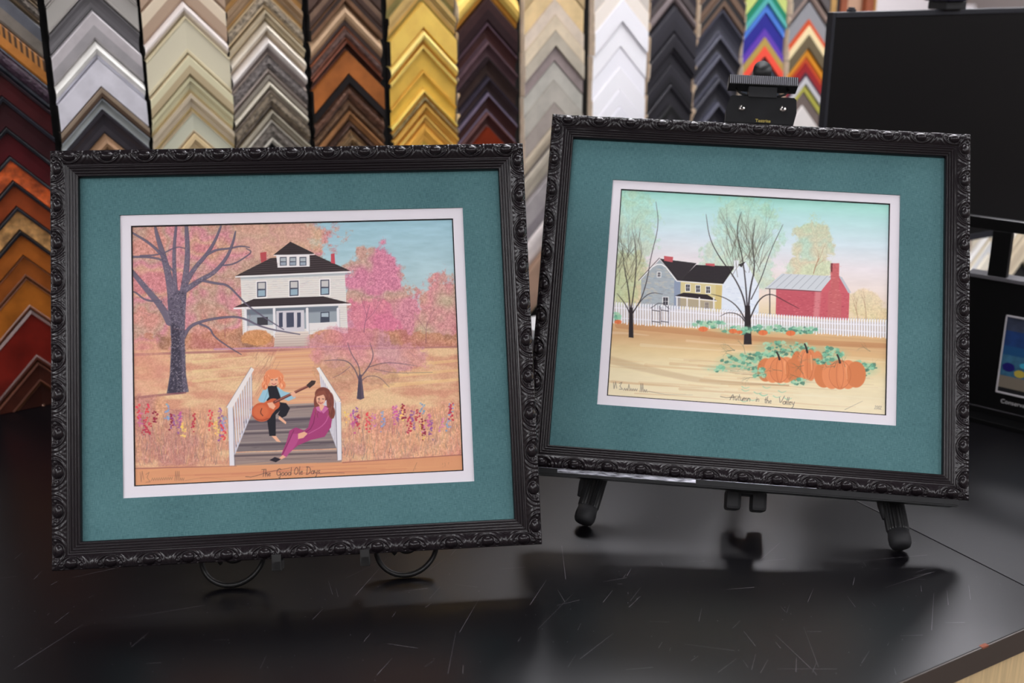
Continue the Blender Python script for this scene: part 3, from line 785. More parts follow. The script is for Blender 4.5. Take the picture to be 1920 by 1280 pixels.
    for pts, w0, w1 in (([(316, 600), (300, 570), (270, 535), (246, 505)], 14, 7), ([(322, 580), (318, 530), (306, 478), (294, 440), (290, 421)], 17, 3), ([(306, 478), (280, 452), (246, 432)], 5, 3), ([(327, 540), (325, 500), (325, 460), (329, 421)], 8, 4),
                        ([(336, 570), (346, 520), (351, 470), (348, 419)], 13, 6), ([(345, 530), (362, 500), (386, 474), (402, 448), (413, 420)], 9, 3), ([(386, 474), (404, 464), (430, 462), (450, 457), (466, 460)], 4, 1.5),
                        ([(346, 540), (376, 520), (400, 508), (424, 480), (436, 450), (440, 430)], 10, 2), ([(414, 494), (436, 492), (456, 480), (472, 468), (460, 462)], 2, 1.2), ([(376, 522), (404, 528), (424, 530), (440, 546), (460, 568), (490, 590), (530, 615)], 4, 1.2),
                        ([(342, 630), (352, 610), (372, 600), (410, 592), (450, 590), (490, 612), (560, 624)], 6, 1.5), ([(372, 604), (392, 612), (398, 628), (430, 650), (450, 662)], 3, 1), ([(300, 562), (270, 560), (254, 545), (246, 543)], 3, 1.6), ([(246, 478), (280, 478), (306, 484), (324, 506)], 3, 3), ([(262, 476), (300, 474), (330, 458), (345, 462)], 2, 1)):
        C.line(pts, dk, w0+1.4, w1+.4, .85); C.line([(x-.5, y) for x, y in pts], tk, w0, max(.6, w1-.6), .9)
    C.poly([(310, 735), (316, 700), (319, 640), (316, 590), (312, 560), (330, 540), (348, 545), (345, 590), (344, 640), (346, 700), (351, 732), (330, 737)], (96, 88, 104), 1, 1.5)
    C.poly([(311, 735), (317, 700), (320, 640), (319, 600), (334, 610), (338, 690), (340, 735)], (58, 54, 68), .85, 4)
    for (ax, ay), (bx, by), wd in (((318, 590), (300, 555), 6), ((320, 560), (316, 520), 7), ((316, 520), (306, 478), 5), ((336, 560), (346, 510), 6), ((346, 510), (350, 440), 4), ((345, 540), (376, 520), 4), ((376, 520), (405, 505), 3), ((348, 530), (375, 485), 3), ((300, 555), (262, 522), 4), ((326, 540), (325, 470), 3)):
        for i in range(60):
            t = R.random(); x = ax+(bx-ax)*t+R.uniform(-wd, wd)*.8; y = ay+(by-ay)*t+R.uniform(-2, 2)
            C.line([(x, y), (x+R.uniform(-2, 2), y+R.uniform(-2, 2))], R.choice([(170, 160, 168), (146, 136, 150), (60, 54, 68)]), .9, .7, .6)
    for i in range(700):
        y = R.uniform(545, 733); x = R.uniform(317, 345)+(abs(y-735) < 20)*R.uniform(-4, 4)
        C.line([(x, y), (x+R.uniform(-3, 3), y+R.uniform(-3, 3))], R.choice([(180, 168, 172), (150, 140, 156), (50, 46, 60), (130, 120, 130), (44, 40, 52)]), .9, .7, .8)
    for i in range(20): C.branches(R.uniform(250, 480), R.uniform(430, 620), R.uniform(0, 3.1), 26, 1, 3, (130, 84, 92), R, .5, .9)
    C.line([(249, 744), (300, 738), (345, 734)], (140, 84, 90), 6, 3, .7); C.line([(249, 766), (310, 762), (360, 778), (400, 790)], (170, 90, 90), 2, 1.4, .7)
    # meadow of flowers on both sides
    C.foliage([(335, 820, 96, 62), (270, 800, 70, 70)], [(206, 138, 120), (214, 160, 124), (186, 128, 118)], 201, .85, .9, edge=.2)
    C.foliage([(752, 815, 124, 62), (840, 810, 60, 66)], [(210, 140, 124), (222, 168, 132), (190, 132, 122)], 211, .85, .9, edge=.2)
    gc = [(170, 110, 104), (226, 180, 130), (222, 150, 124), (150, 108, 100), (120, 100, 100), (232, 190, 160), (176, 150, 120)]
    for i in range(1500):
        if R.random() < .45: x = R.uniform(250, 425)
        else: x = R.uniform(640, 866)
        y = R.uniform(780, 872); C.line([(x, y), (x+R.uniform(-6, 6), y-R.uniform(8, 26))], R.choice(gc), 1.0, .5, .65)
    fc = [(186, 50, 74), (200, 96, 150), (130, 160, 200), (150, 90, 150), (236, 200, 110), (220, 70, 80), (140, 40, 60), (210, 130, 170)]
    for i in range(46):
        x = R.uniform(254, 420) if R.random() < .45 else R.uniform(642, 864)
        y = R.uniform(752, 800); c = R.choice(fc)
        for j in range(R.randint(9, 18)):
            yy = y+j*R.uniform(1.6, 2.6); C.ell(x+R.uniform(-4.5, 4.5), yy, R.uniform(1.3, 2.4), R.uniform(1.2, 2), [v+R.uniform(-14, 14) for v in c], .85)
    # wooden steps
    stp = [(467, 760, 622, 752, 784), (455, 784, 628, 776, 806), (448, 806, 634, 800, 828), (440, 828, 636, 822, 846), (434, 848, 638, 842, 874)]
    for i, (xl, yl, xr, yr, yb) in enumerate(stp):
        C.poly([(xl, yl), (xr, yr), (xr, yb-6), (xl, yb)], ((150, 132, 126), (112, 100, 104), (136, 122, 120), (122, 110, 110), (152, 130, 122))[i]); C.line([(xl, yl+6), (xr, yr+6)], (72, 62, 70), 4, 4, .6); C.line([(xl, yl+1), (xr, yr+1)], (176, 160, 150), 2, 2, .6)
        for j in range(10): C.line([(R.uniform(xl, xl+60), R.uniform(yl+8, yb-6)), (R.uniform(xr-70, xr), R.uniform(yr+8, yb-8))], R.choice([(96, 84, 88), (160, 146, 138)]), 1.2, 1.2, .3)
    # railings
    def rail(x0, y0, x1, y1, xb0, yb0, xb1, yb1):
        for i in range(9):
            t = (i+.5)/9; tx = x0+(x1-x0)*t; ty = y0+(y1-y0)*t; bx = xb0+(xb1-xb0)*t; by = yb0+(yb1-yb0)*t
            C.line([(tx, ty), (bx, by)], (214, 210, 216), 3, 2.4); C.line([(tx+1.6, ty), (bx+1.6, by)], (130, 122, 136), .9, .9, .8)
        C.line([(xb0, yb0), (xb1, yb1)], (200, 196, 204), 3, 2.4)
    rail(430, 764, 470, 690, 436, 850, 470, 768); C.poly([(421, 762), (468, 686), (474, 690), (432, 764)], (230, 222, 218)); C.line([(421, 762), (468, 686)], (120, 110, 120), 1, 1, .7)
    C.poly([(424, 762), (433, 762), (436, 873), (427, 875)], (222, 218, 222)); C.line([(434, 764), (437, 872)], (90, 88, 100), 1, 1, .8); C.line([(424, 764), (427, 872)], (130, 126, 140), .8, .8, .7)
    rail(596, 694, 630, 752, 604, 770, 632, 846); C.poly([(591, 688), (597, 686), (637, 749), (629, 754)], (232, 226, 220)); C.line([(597, 686), (637, 749)], (120, 110, 120), 1, 1, .7)
    C.poly([(627, 752), (637, 751), (638, 862), (630, 863)], (224, 220, 224)); C.line([(627, 754), (630, 862)], (90, 88, 100), 1, 1, .8); C.line([(637, 754), (638.5, 862)], (110, 104, 116), .9, .9, .7)
    # seated player with a guitar
    blk = (32, 30, 38); skin = (226, 170, 140)
    C.poly([(505, 798), (516, 818), (524, 828), (516, 827), (506, 816)], skin); C.poly([(521, 778), (534, 790), (533, 794), (519, 784)], skin)
    C.poly([(494, 768), (520, 752), (534, 754), (541, 764), (534, 778), (526, 782), (518, 776), (522, 768), (514, 776), (514, 816), (502, 816), (498, 786)], blk, 1, 1)
    C.poly([(498, 722), (516, 720), (524, 740), (520, 762), (502, 766), (496, 744)], blk, 1, 1)
    C.poly([(499, 724), (490, 730), (481, 748), (490, 757), (502, 742)], (150, 190, 206), 1, 1); C.poly([(516, 722), (530, 732), (548, 736), (552, 744), (538, 750), (524, 744)], (150, 190, 206), 1, 1)
    C.line([(500, 730), (492, 752)], (100, 140, 160), 1, 1, .6)
    C.ell(511, 711, 8.5, 10.5, skin)
    hr = (226, 138, 96)
    for (x, y, a, b) in ((508, 699, 13, 9), (498, 708, 6, 11), (494, 720, 6, 9), (524, 708, 5.5, 11), (527, 720, 6, 8), (514, 698, 10, 7)): C.ell(x, y, a, b, hr)
    for i in range(30): x = R.choice([494, 498, 526, 524])+R.uniform(-5, 5); y = R.uniform(700, 728); C.line([(x, y), (x+R.uniform(-4, 4), y+5)], R.choice([(196, 100, 66), (246, 190, 150)]), 1, 1, .8)
    for x in (507, 515): C.line([(x-1, 710), (x+2, 710)], (70, 50, 50), 1.2)
    C.line([(507, 717), (511, 719), (515, 717)], (170, 70, 70), 1.3)
    C.ell(488, 771, 19, 18, (196, 92, 58)); C.ell(510, 756, 12, 11, (196, 92, 58)); C.poly([(480, 760), (505, 746), (518, 762), (500, 784)], (200, 96, 60), 1, 2); C.ell(486, 770, 14, 13, (212, 112, 72), .7, 4)
    C.line([(488, 764), (485, 772), (490, 778)], (70, 40, 36), 1.3); C.line([(470, 778), (484, 788), (504, 782)], (120, 54, 40), 1.4, 1.4, .7)
    C.line([(512, 752), (575, 722)], (110, 60, 54), 5.5, 4.5); C.line([(513, 751), (574, 721)], (196, 130, 110), 1.2, 1, .8)
    C.poly([(572, 720), (582, 711), (590, 712), (588, 718), (578, 726)], (60, 46, 44))
    C.poly([(498, 754), (508, 752), (514, 760), (510, 766), (502, 762)], skin, 1, 1); C.poly([(541, 736), (548, 731), (554, 738), (548, 744)], skin, 1, 1)
    # second sitter in a plum suit
    pl = (160, 62, 112)
    C.poly([(586, 762), (596, 758), (612, 760), (622, 772), (618, 800), (606, 818), (580, 824), (556, 834), (530, 856), (524, 852), (534, 828), (540, 806), (552, 800), (568, 806), (560, 812), (575, 800), (580, 780)], pl, 1, 1)
    C.poly([(564, 812), (550, 836), (532, 858), (527, 854), (540, 826), (546, 812)], (176, 76, 128), 1, 1.5)
    C.line([(590, 766), (584, 800), (566, 812)], (110, 36, 78), 1.4, 1.2, .8); C.line([(616, 772), (606, 796), (576, 812)], (200, 110, 156), 2, 1.4, .7); C.line([(548, 806), (536, 832), (526, 852)], (110, 36, 78), 1.2, 1.2, .8)
    C.poly([(556, 812), (568, 808), (574, 812), (566, 820), (556, 822)], skin, 1, 1)
    C.poly([(527, 852), (533, 856), (522, 862), (516, 862)], skin, 1, 1); C.poly([(502, 862), (512, 856), (524, 860), (514, 866)], (40, 34, 44), 1, 1)
    for (x, y, a, b) in ((603, 737, 15, 13), (592, 752, 6, 14), (617, 752, 7, 18), (620, 772, 6, 12)): C.ell(x, y, a, b, (122, 66, 54))
    C.poly([(596, 756), (606, 758), (604, 770), (597, 768)], skin, 1, 1); C.ell(599, 747, 8.5, 11, skin)
    C.poly([(590, 742), (594, 732), (606, 730), (611, 742), (604, 738), (598, 740)], (136, 76, 60), 1, 1)
    for i in range(24): x = R.choice([590, 594, 614, 618])+R.uniform(-4, 4); y = R.uniform(735, 775); C.line([(x, y), (x+R.uniform(-2, 3), y+8)], R.choice([(90, 46, 40), (170, 104, 84)]), 1, .8, .7)
    for x in (595, 603): C.line([(x-1, 746), (x+2, 746.5)], (60, 40, 44), 1.2)
    C.line([(595, 753), (599, 755), (603, 753)], (170, 60, 70), 1.3)
    C.poly([(589, 762), (596, 760), (600, 772), (592, 768)], (196, 110, 156), 1, 1); C.poly([(606, 760), (614, 764), (604, 774), (600, 770)], (196, 110, 156), 1, 1)
    # foreground ground strip and handwriting
    C.poly([(240, 876), (440, 872), (640, 866), (880, 852), (880, 900), (240, 925)], (212, 148, 108), .95, 2)
    for i in range(26): y = R.uniform(872, 905); x = R.uniform(245, 760); C.line([(x, y), (x+R.uniform(60, 200), y-R.uniform(2, 8))], R.choice([(226, 180, 124), (196, 122, 94), (222, 164, 114), (186, 112, 92)]), 3, 1.5, .35)
    C.line([(245, 877), (440, 873)], (140, 84, 90), 2, 1, .7); C.line([(640, 867), (868, 853)], (150, 86, 84), 2, 2, .7)
    ink = (58, 46, 52); an = -.05
    C.line([(457, 893), (470, 894), (500, 884), (540, 877)], ink, 1, .8, .8)
    C.script('The', 487, 893, 13, an, ink, 1.0); C.script('Good', 515, 892, 14, an, ink, 1.0); C.script('Ole', 548, 890, 14, an, ink, 1.0); C.script('Days', 571, 889, 14, an, ink, 1.0)
    C.line([(597, 888), (620, 886), (643, 887)], ink, 1, .7, .8)
    C.line([(259, 884), (261, 902), (263, 882), (266, 898)], ink, .8, .8, .55)
    xs = 270
    pts = [(270, 888), (276, 884), (272, 894), (278, 902), (270, 903)]
    C.line(pts, ink, .8, .8, .55); C.line([(280+i*2.1, 900-(i % 2)*(5 if i % 6 else 16)-i*.1) for i in range(20)], ink, .8, .8, .5)
    C.line([(324+i*1.6, 900-(i % 2)*(18 if i < 7 else 5)) for i in range(12)], ink, .8, .8, .5); C.line([(343, 900), (380, 894), (420, 898)], ink, .7, .4, .4)
    C.script('/', 772, 884, 16, an, ink, .7, .5); C.line([(776, 872), (778, 880)], ink, .7, .7, .4)
    C.script('2017', 826, 877, 10, an, ink, .7, .35)
    return C

def paint_valley():
    C = Canvas(((1167, 353), (1669, 383), (1661, 779), (1139, 741)), 620, 500)
    X, Y = C.X, C.Y; R = random.Random(23)
    Yr = Y-(X-1150)*.062                      # row measured parallel to the sheet
    def grad(stops):
        ys = [p[0] for p in stops]
        return np.stack([np.interp(Yr, ys, [p[1][i] for p in stops]) for i in range(3)], -1)
    C.c = grad([(355, (164, 220, 206)), (385, (182, 220, 218)), (430, (208, 224, 230)), (475, (230, 222, 224)), (530, (234, 216, 204)), (570, (228, 208, 170)), (600, (216, 180, 132)), (620, (204, 160, 116)), (650, (222, 196, 148)), (680, (230, 214, 174)), (740, (232, 218, 184))])
    C.c += ((fbm(X/5, Y, 9, 4)-.5)*14)[..., None]
    sy = C.c.copy()
    def fol(bl, cols, seed, dens, ed=.3): C.foliage(bl, cols, seed, dens, .8, 12, ed)
    gr = [(158, 208, 170), (178, 206, 166), (170, 214, 190), (182, 206, 170)]
    fol([(1182, 430, 62, 110), (1165, 500, 50, 90)], gr, 301, .55, .4); fol([(1180, 520, 40, 60)], [(180, 190, 130), (200, 186, 130)], 305, .5)
    fol([(1400, 440, 74, 80), (1395, 500, 70, 60), (1355, 480, 40, 50)], gr, 311, .5, .4)
    fol([(1527, 455, 42, 52), (1520, 500, 50, 24)], [(190, 206, 150), (206, 190, 140), (176, 206, 168)], 321, .6, .35)
    fol([(1622, 570, 38, 30), (1640, 590, 30, 20)], [(226, 196, 150), (214, 200, 150)], 331, .6)
    R2 = random.Random(4)
    for x, y in ((1527, 512), (1527, 512), (1610, 600), (1625, 600)): C.branches(x, y, 1.55+R2.uniform(-.2, .2), 30, 1.6, 6, (170, 130, 100), R2, .7, .55, .3)
    # ground washes
    for i in range(90):
        y = R.uniform(615, 770); x = R.uniform(1130, 1560); L_ = R.uniform(60, 200)
        C.line([(x, y), (x+L_*.5, y+L_*.035+R.uniform(-2, 2)), (x+L_, y+L_*.07)], R.choice([(196, 150, 106), (222, 190, 142), (236, 222, 188), (206, 166, 120), (236, 226, 196)]), R.uniform(2, 7), 1, .3)
    for i in range(10):
        C.line([(1142, 666+i*1.5), (1230, 690+i*1.2), (1330, 712+i), (1480, 722)], (180, 146, 110), 4, 2, .14)
    C.line([(1160, 608), (1300, 622), (1480, 640), (1660, 648)], (178, 118, 76), 12, 9, .45)
    C.line([(1470, 652), (1660, 668)], (214, 172, 124), 12, 9, .6)
    # farmhouse with stone gable
    st = (168, 176, 180)
    C.poly([(1204, 521), (1239, 485), (1272, 524), (1268, 582), (1203, 574)], st)
    for i in range(170):
        x = R.uniform(1206, 1268); y = R.uniform(495, 578)
        if abs(x-1239)*.95 > (y-486): continue
        C.poly([(x, y), (x+R.uniform(4, 9), y+.5), (x+7, y+3), (x, y+2.6)], R.choice([(150, 164, 178), (190, 188, 178), (176, 186, 190), (158, 160, 166), (196, 190, 172)]), .6)
    C.poly([(1266, 524), (1279, 526), (1278, 578), (1265, 580)], (140, 152, 174))
    C.poly([(1278, 525), (1357, 531), (1354, 584), (1277, 578)], (212, 198, 146))
    C.poly([(1344, 531), (1358, 532), (1355, 584), (1343, 583)], (206, 180, 110), .6)
    C.poly([(1356, 532), (1378, 505), (1400, 490), (1425, 535), (1424, 590), (1354, 584)], (222, 228, 236))
    for i in range(60):
        x = R.uniform(1358, 1420); y = R.uniform(535, 584); C.poly([(x, y), (x+6, y+.4), (x+6, y+2.4), (x, y+2)], R.choice([(206, 214, 226), (232, 236, 240)]), .6)
    rf = (48, 42, 46)
    C.poly([(1239, 483), (1308, 492), (1279, 525), (1271, 524)], rf); C.poly([(1307, 495), (1380, 498), (1358, 531), (1277, 525)], (40, 34, 38))
    for i in range(12):
        y = 497+i*2.4; C.line([(1300-i*2, y), (1376-i*1.6, y+4)], (96, 88, 88), .7, .7, .5); C.line([(1246+i*2.4, 487+i*2.8), (1300-i*1.6, 493+i*2.8)], (100, 92, 92), .7, .7, .4)
    C.line([(1201, 523), (1239, 484), (1270, 524)], (240, 238, 236), 2.2); C.line([(1199, 524), (1238, 482)], (60, 52, 56), 1.1); C.line([(1271, 525.5), (1357, 532.5)], (236, 234, 232), 1.8)
    C.poly([(1247, 478), (1264, 480), (1263, 490), (1247, 487)], (196, 92, 98)); C.poly([(1325, 492), (1342, 493), (1342, 498), (1325, 496)], (196, 92, 98))
    C.poly([(1378, 486), (1387, 487), (1387, 504), (1378, 504)], (232, 234, 238)); C.poly([(1386, 495), (1400, 489), (1392, 500)], (50, 46, 50))
    for x, y, w_, h_ in ((1235, 509, 5, 8), (1245, 556, 9, 15), (1288, 532, 7, 12), (1307, 534, 7, 12), (1326, 536, 7, 12), (1324, 566, 6, 12)):
        C.poly([(x-1.5, y-1.5), (x+w_+1.5, y-1.2), (x+w_+1.5, y+h_+1.5), (x-1.5, y+h_+1.5)], (232, 230, 226)); C.poly([(x, y), (x+w_, y), (x+w_, y+h_), (x, y+h_)], (60, 58, 66))
        C.line([(x+w_/2, y), (x+w_/2, y+h_)], (210, 208, 206), .9); C.line([(x, y+h_/2), (x+w_, y+h_/2)], (210, 208, 206), .9)
    C.poly([(1267, 553), (1284, 547), (1328, 551), (1347, 563)], (44, 36, 40)); C.line([(1269, 555), (1345, 563)], (236, 232, 228), 2); C.poly([(1270, 557), (1340, 564), (1340, 578), (1270, 574)], (160, 146, 130), .7)
    for x in (1271, 1290, 1313, 1340): C.line([(x, 557), (x, 580)], (236, 232, 230), 2.4)
    # red shed
    C.poly([(1457, 540), (1541, 544), (1563, 518), (1576, 517), (1594, 549), (1592, 600), (1456, 590)], (196, 92, 102))
    C.poly([(1541, 545), (1563, 519), (1594, 549), (1592, 600), (1536, 597)], (204, 98, 106), .8); C.poly([(1530, 545), (1541, 545), (1537, 596), (1526, 596)], (222, 150, 150), .7, 4)
    for i in range(26): y = 546+i*2.0; C.line([(1458, y), (1592, y+4)], (150, 56, 74), .6, .6, .4)
    for i in range(200): x = R.uniform(1458, 1590); y = R.uniform(548, 594); C.line([(x, y), (x+3, y)], R.choice([(224, 130, 136), (160, 60, 76)]), .9, .9, .5)
    C.poly([(1437, 539), (1468, 512), (1563, 517), (1541, 545)], (204, 208, 212)); C.poly([(1574, 517), (1580, 519), (1597, 548), (1592, 549)], (186, 190, 196))
    for i in range(7): C.line([(1443+i*14.5, 538+i*.6), (1472+i*13.5, 513+i*.6)], (150, 156, 164), 1, 1, .8)
    C.line([(1437, 540), (1541, 546)], (70, 60, 66), 1.4, 1.4, .8); C.line([(1445, 541), (1445, 588)], (60, 46, 50), 1.8)
    C.poly([(1559, 493), (1575, 493), (1574, 545), (1579, 552), (1578, 600), (1553, 598), (1554, 548), (1559, 540)], (196, 102, 104), 1, 1); C.poly([(1559, 493), (1563, 493), (1562, 510), (1559, 508)], (110, 50, 56))
    for i in range(90): x = R.uniform(1556, 1576); y = R.uniform(496, 596); C.line([(x, y), (x+3, y)], R.choice([(226, 150, 146), (170, 76, 84)]), .9, .9, .5)
    # picket fence
    def ft(x): return np.interp(x, [1150, 1232, 1300, 1356, 1411, 1480, 1560, 1668], [566, 571, 576, 581, 587, 592, 597, 601])
    def fb(x): return np.interp(x, [1150, 1290, 1411, 1560, 1668], [603, 612, 617, 626, 633])
    xs = np.arange(1150, 1668, 2.0)
    C.poly([(x, ft(x)+4) for x in xs]+[(x, fb(x)-2) for x in xs[::-1]], (186, 180, 186), .6)
    C.line([(x, ft(x)+9) for x in xs[::8]], (236, 232, 236), 2.4); C.line([(x, fb(x)-9) for x in xs[::8]], (232, 228, 232), 2.2)
    x = 1152.0
    while x < 1666:
        C.line([(x+1.9, ft(x)+2), (x+1.9, fb(x))], (150, 142, 152), 1, 1, .6)
        C.line([(x, ft(x)-1), (x, fb(x)+R.uniform(-1, 1.5))], (240, 238, 242), 2.9, 2.7); C.line([(x-1, ft(x)-1), (x+1, ft(x)-3)], (110, 104, 112), .8, .8, .5)
        x += 5.0
    for x0, x1 in ((1224, 1238), (1241, 1255)):
        C.line([(x0, 575), (x0, 606)], (80, 74, 80), 1); C.line([(x1, 572), (x1, 607)], (80, 74, 80), 1); C.line([(x0, 580), (x1, 582)], (50, 46, 50), 1.3); C.line([(x0, 601), (x1, 603)], (50, 46, 50), 1.3)
    C.line([(1222, 576), (1240, 564), (1256, 577)], (80, 74, 80), 1.2)
    # trees
    bk = (42, 34, 36); R3 = random.Random(9)
    C.poly([(1180, 631), (1181, 575), (1188, 575), (1189, 632)], bk, 1, 1); C.poly([(1396, 645), (1399, 572), (1408, 572), (1411, 645)], bk, 1, 1)
    for pts, w0 in (([(1184, 590), (1174, 568), (1158, 548)], 2.6), ([(1183, 580), (1180, 540), (1172, 500), (1168, 460)], 3), ([(1185, 578), (1192, 530), (1196, 480), (1190, 440)], 2.6), ([(1187, 586), (1204, 560), (1216, 520), (1222, 480), (1238, 420), (1232, 376)], 2.2), ([(1186, 588), (1204, 560), (1222, 546), (1244, 550)], 2),
                    ([(1402, 600), (1398, 560), (1380, 520), (1350, 480), (1332, 445), (1326, 400)], 3.6), ([(1404, 590), (1408, 540), (1418, 500), (1412, 460), (1418, 410)], 4), ([(1403, 580), (1400, 530), (1394, 480), (1382, 430), (1392, 396)], 3.2), ([(1400, 600), (1384, 572), (1360, 556), (1335, 550)], 3), ([(1408, 596), (1424, 560), (1446, 548), (1470, 562), (1500, 578)], 3), ([(1410, 560), (1430, 520), (1446, 470), (1470, 420)], 2), ([(1400, 604), (1388, 588), (1366, 584), (1352, 592)], 2.4)):
        C.line(pts, bk, w0, .7, .85)
    for x, y, n in ((1180, 540, 12), (1400, 520, 20)):
        for i in range(n*2): C.branches(x+R3.uniform(-30, 30), y-R3.uniform(0, 70), 1.57+R3.uniform(-.7, .7), 38, 1.3, 4, (90, 84, 72), R3, .55, .4, .5)
    # vines and pumpkins
    gv = [(120, 184, 150), (146, 200, 166), (96, 158, 132), (84, 130, 110), (168, 206, 170)]
    def leaves(cx, cy, rx, ry, n):
        C.ell(cx, cy, rx, ry, (140, 190, 156), .35, 8)
        for i in range(int(n*1.2)):
            a = R.uniform(0, 6.28); r = math.sqrt(R.random()); x = cx+rx*r*math.cos(a); y = cy+ry*r*math.sin(a); q = R.uniform(2.6, 7)
            C.poly([(x+q*R.uniform(.5, 1.1)*math.cos(b_), y+.7*q*R.uniform(.5, 1.1)*math.sin(b_)) for b_ in np.arange(0, 6.2, 1.05)], R.choice(gv), .85, 1)
    leaves(1330, 606, 30, 6, 26); leaves(1380, 618, 30, 7, 30); leaves(1440, 616, 34, 8, 40); leaves(1500, 618, 34, 7, 36); leaves(1156, 592, 8, 8, 10)
    for x, y, r in ((1160, 602, 7), (1320, 616, 9), (1376, 620, 8), (1388, 622, 6), (1432, 623, 9), (1484, 624, 9)): C.ell(x, y, r, r*.55, (222, 120, 74)); C.line([(x, y-r*.5), (x, y+r*.5)], (190, 90, 56), .9, .9, .7)
    for i in range(60):
        x = R.uniform(1350, 1560); y = 688+(x-1350)*.13+R.uniform(-9, 9); C.line([(x, y), (x+R.uniform(20, 90), y+R.uniform(1, 6))], R.choice([(168, 134, 104), (186, 152, 116), (150, 120, 96)]), R.uniform(1.5, 3.5), 1, .22)
    leaves(1415, 676, 62, 16, 95); leaves(1470, 652, 50, 14, 60); leaves(1540, 664, 46, 14, 60); leaves(1612, 692, 34, 14, 42); leaves(1350, 690, 22, 6, 14)
    org = (222, 138, 92)
    def pumpkin(cx, cy, rx, ry, n):
        for k in range(n):
            t = (k/(n-1)-.5)*2; C.ell(cx+t*rx*.68, cy, rx*.42, ry*(1-.12*t*t), [v-10*abs(t)+(6 if k % 2 else -4) for v in org], 1, 1.4)
        for k in range(1, n):
            t = (k/n-.5)*2
            C.line([(cx+t*rx*.78*math.sin(q_), cy-ry*.94*math.cos(q_)) for q_ in np.linspace(.15, 3.0, 9)], (176, 94, 62), 1.1, 1.1, .55)
        C.line([(cx+rx*.25, cy-ry*.6), (cx+rx*.3, cy+ry*.3)], (240, 176, 132), 3, 2, .5)
        C.line([(cx, cy-ry*.8), (cx-2, cy-ry*1.1), (cx-5, cy-ry*1.32)], (50, 42, 40), 4, 3)
    pumpkin(1515, 684, 28, 30, 4); pumpkin(1463, 693, 38, 25, 5); pumpkin(1576, 702, 44, 28, 5)
    leaves(1500, 716, 14, 6, 14); leaves(1545, 676, 20, 6, 16); leaves(1426, 700, 12, 10, 14)
    for i in range(26): C.branches(R.uniform(1360, 1640), R.uniform(650, 710), R.uniform(-.6, 3.5), 16, 1, 3, (64, 84, 74), R, .6, 1.2)
    for i in range(12): x = R.uniform(1380, 1480); y = R.uniform(716, 750); C.line([(x, y), (x+6, y+4), (x+14, y+1)], (140, 200, 168), 2, 1, .6)
    ink = (80, 72, 70); an = .075
    C.script('Autumn', 1370, 749, 12.5, an, ink, 1.0, .85, .14); C.line([(1352, 743), (1366, 746), (1384, 742)], ink, 1, .8, .7)
    C.script('in', 1418, 752, 11, an, ink, .9, .75); C.script('the', 1434, 755, 12, an, ink, 1, .8); C.script('Valley', 1461, 757, 13, an, ink, 1, .8)
    C.line([(1151, 716), (1152, 728), (1155, 715), (1157, 727)], ink, .9, .9, .8); C.line([(1162, 718), (1167, 716), (1163, 723), (1168, 729), (1162, 729)], ink, .9, .9, .8)
    C.line([(1170+i*2, 731-(i % 2)*(4 if i % 5 else 12)+i*.1) for i in range(14)], ink, .9, .9, .75); C.line([(1201+i*1.7, 734-(i % 2)*(16 if i < 5 else 5)+i*.1) for i in range(9)], ink, .9, .9, .75)
    C.line([(1216, 733), (1250, 739), (1300, 740)], ink, .9, .5, .6)
    C.line([(1585, 768), (1618, 752)], ink, .8, .6, .6); C.script('2002', 1640, 767, 8, an, ink, .8, .6)
    return C

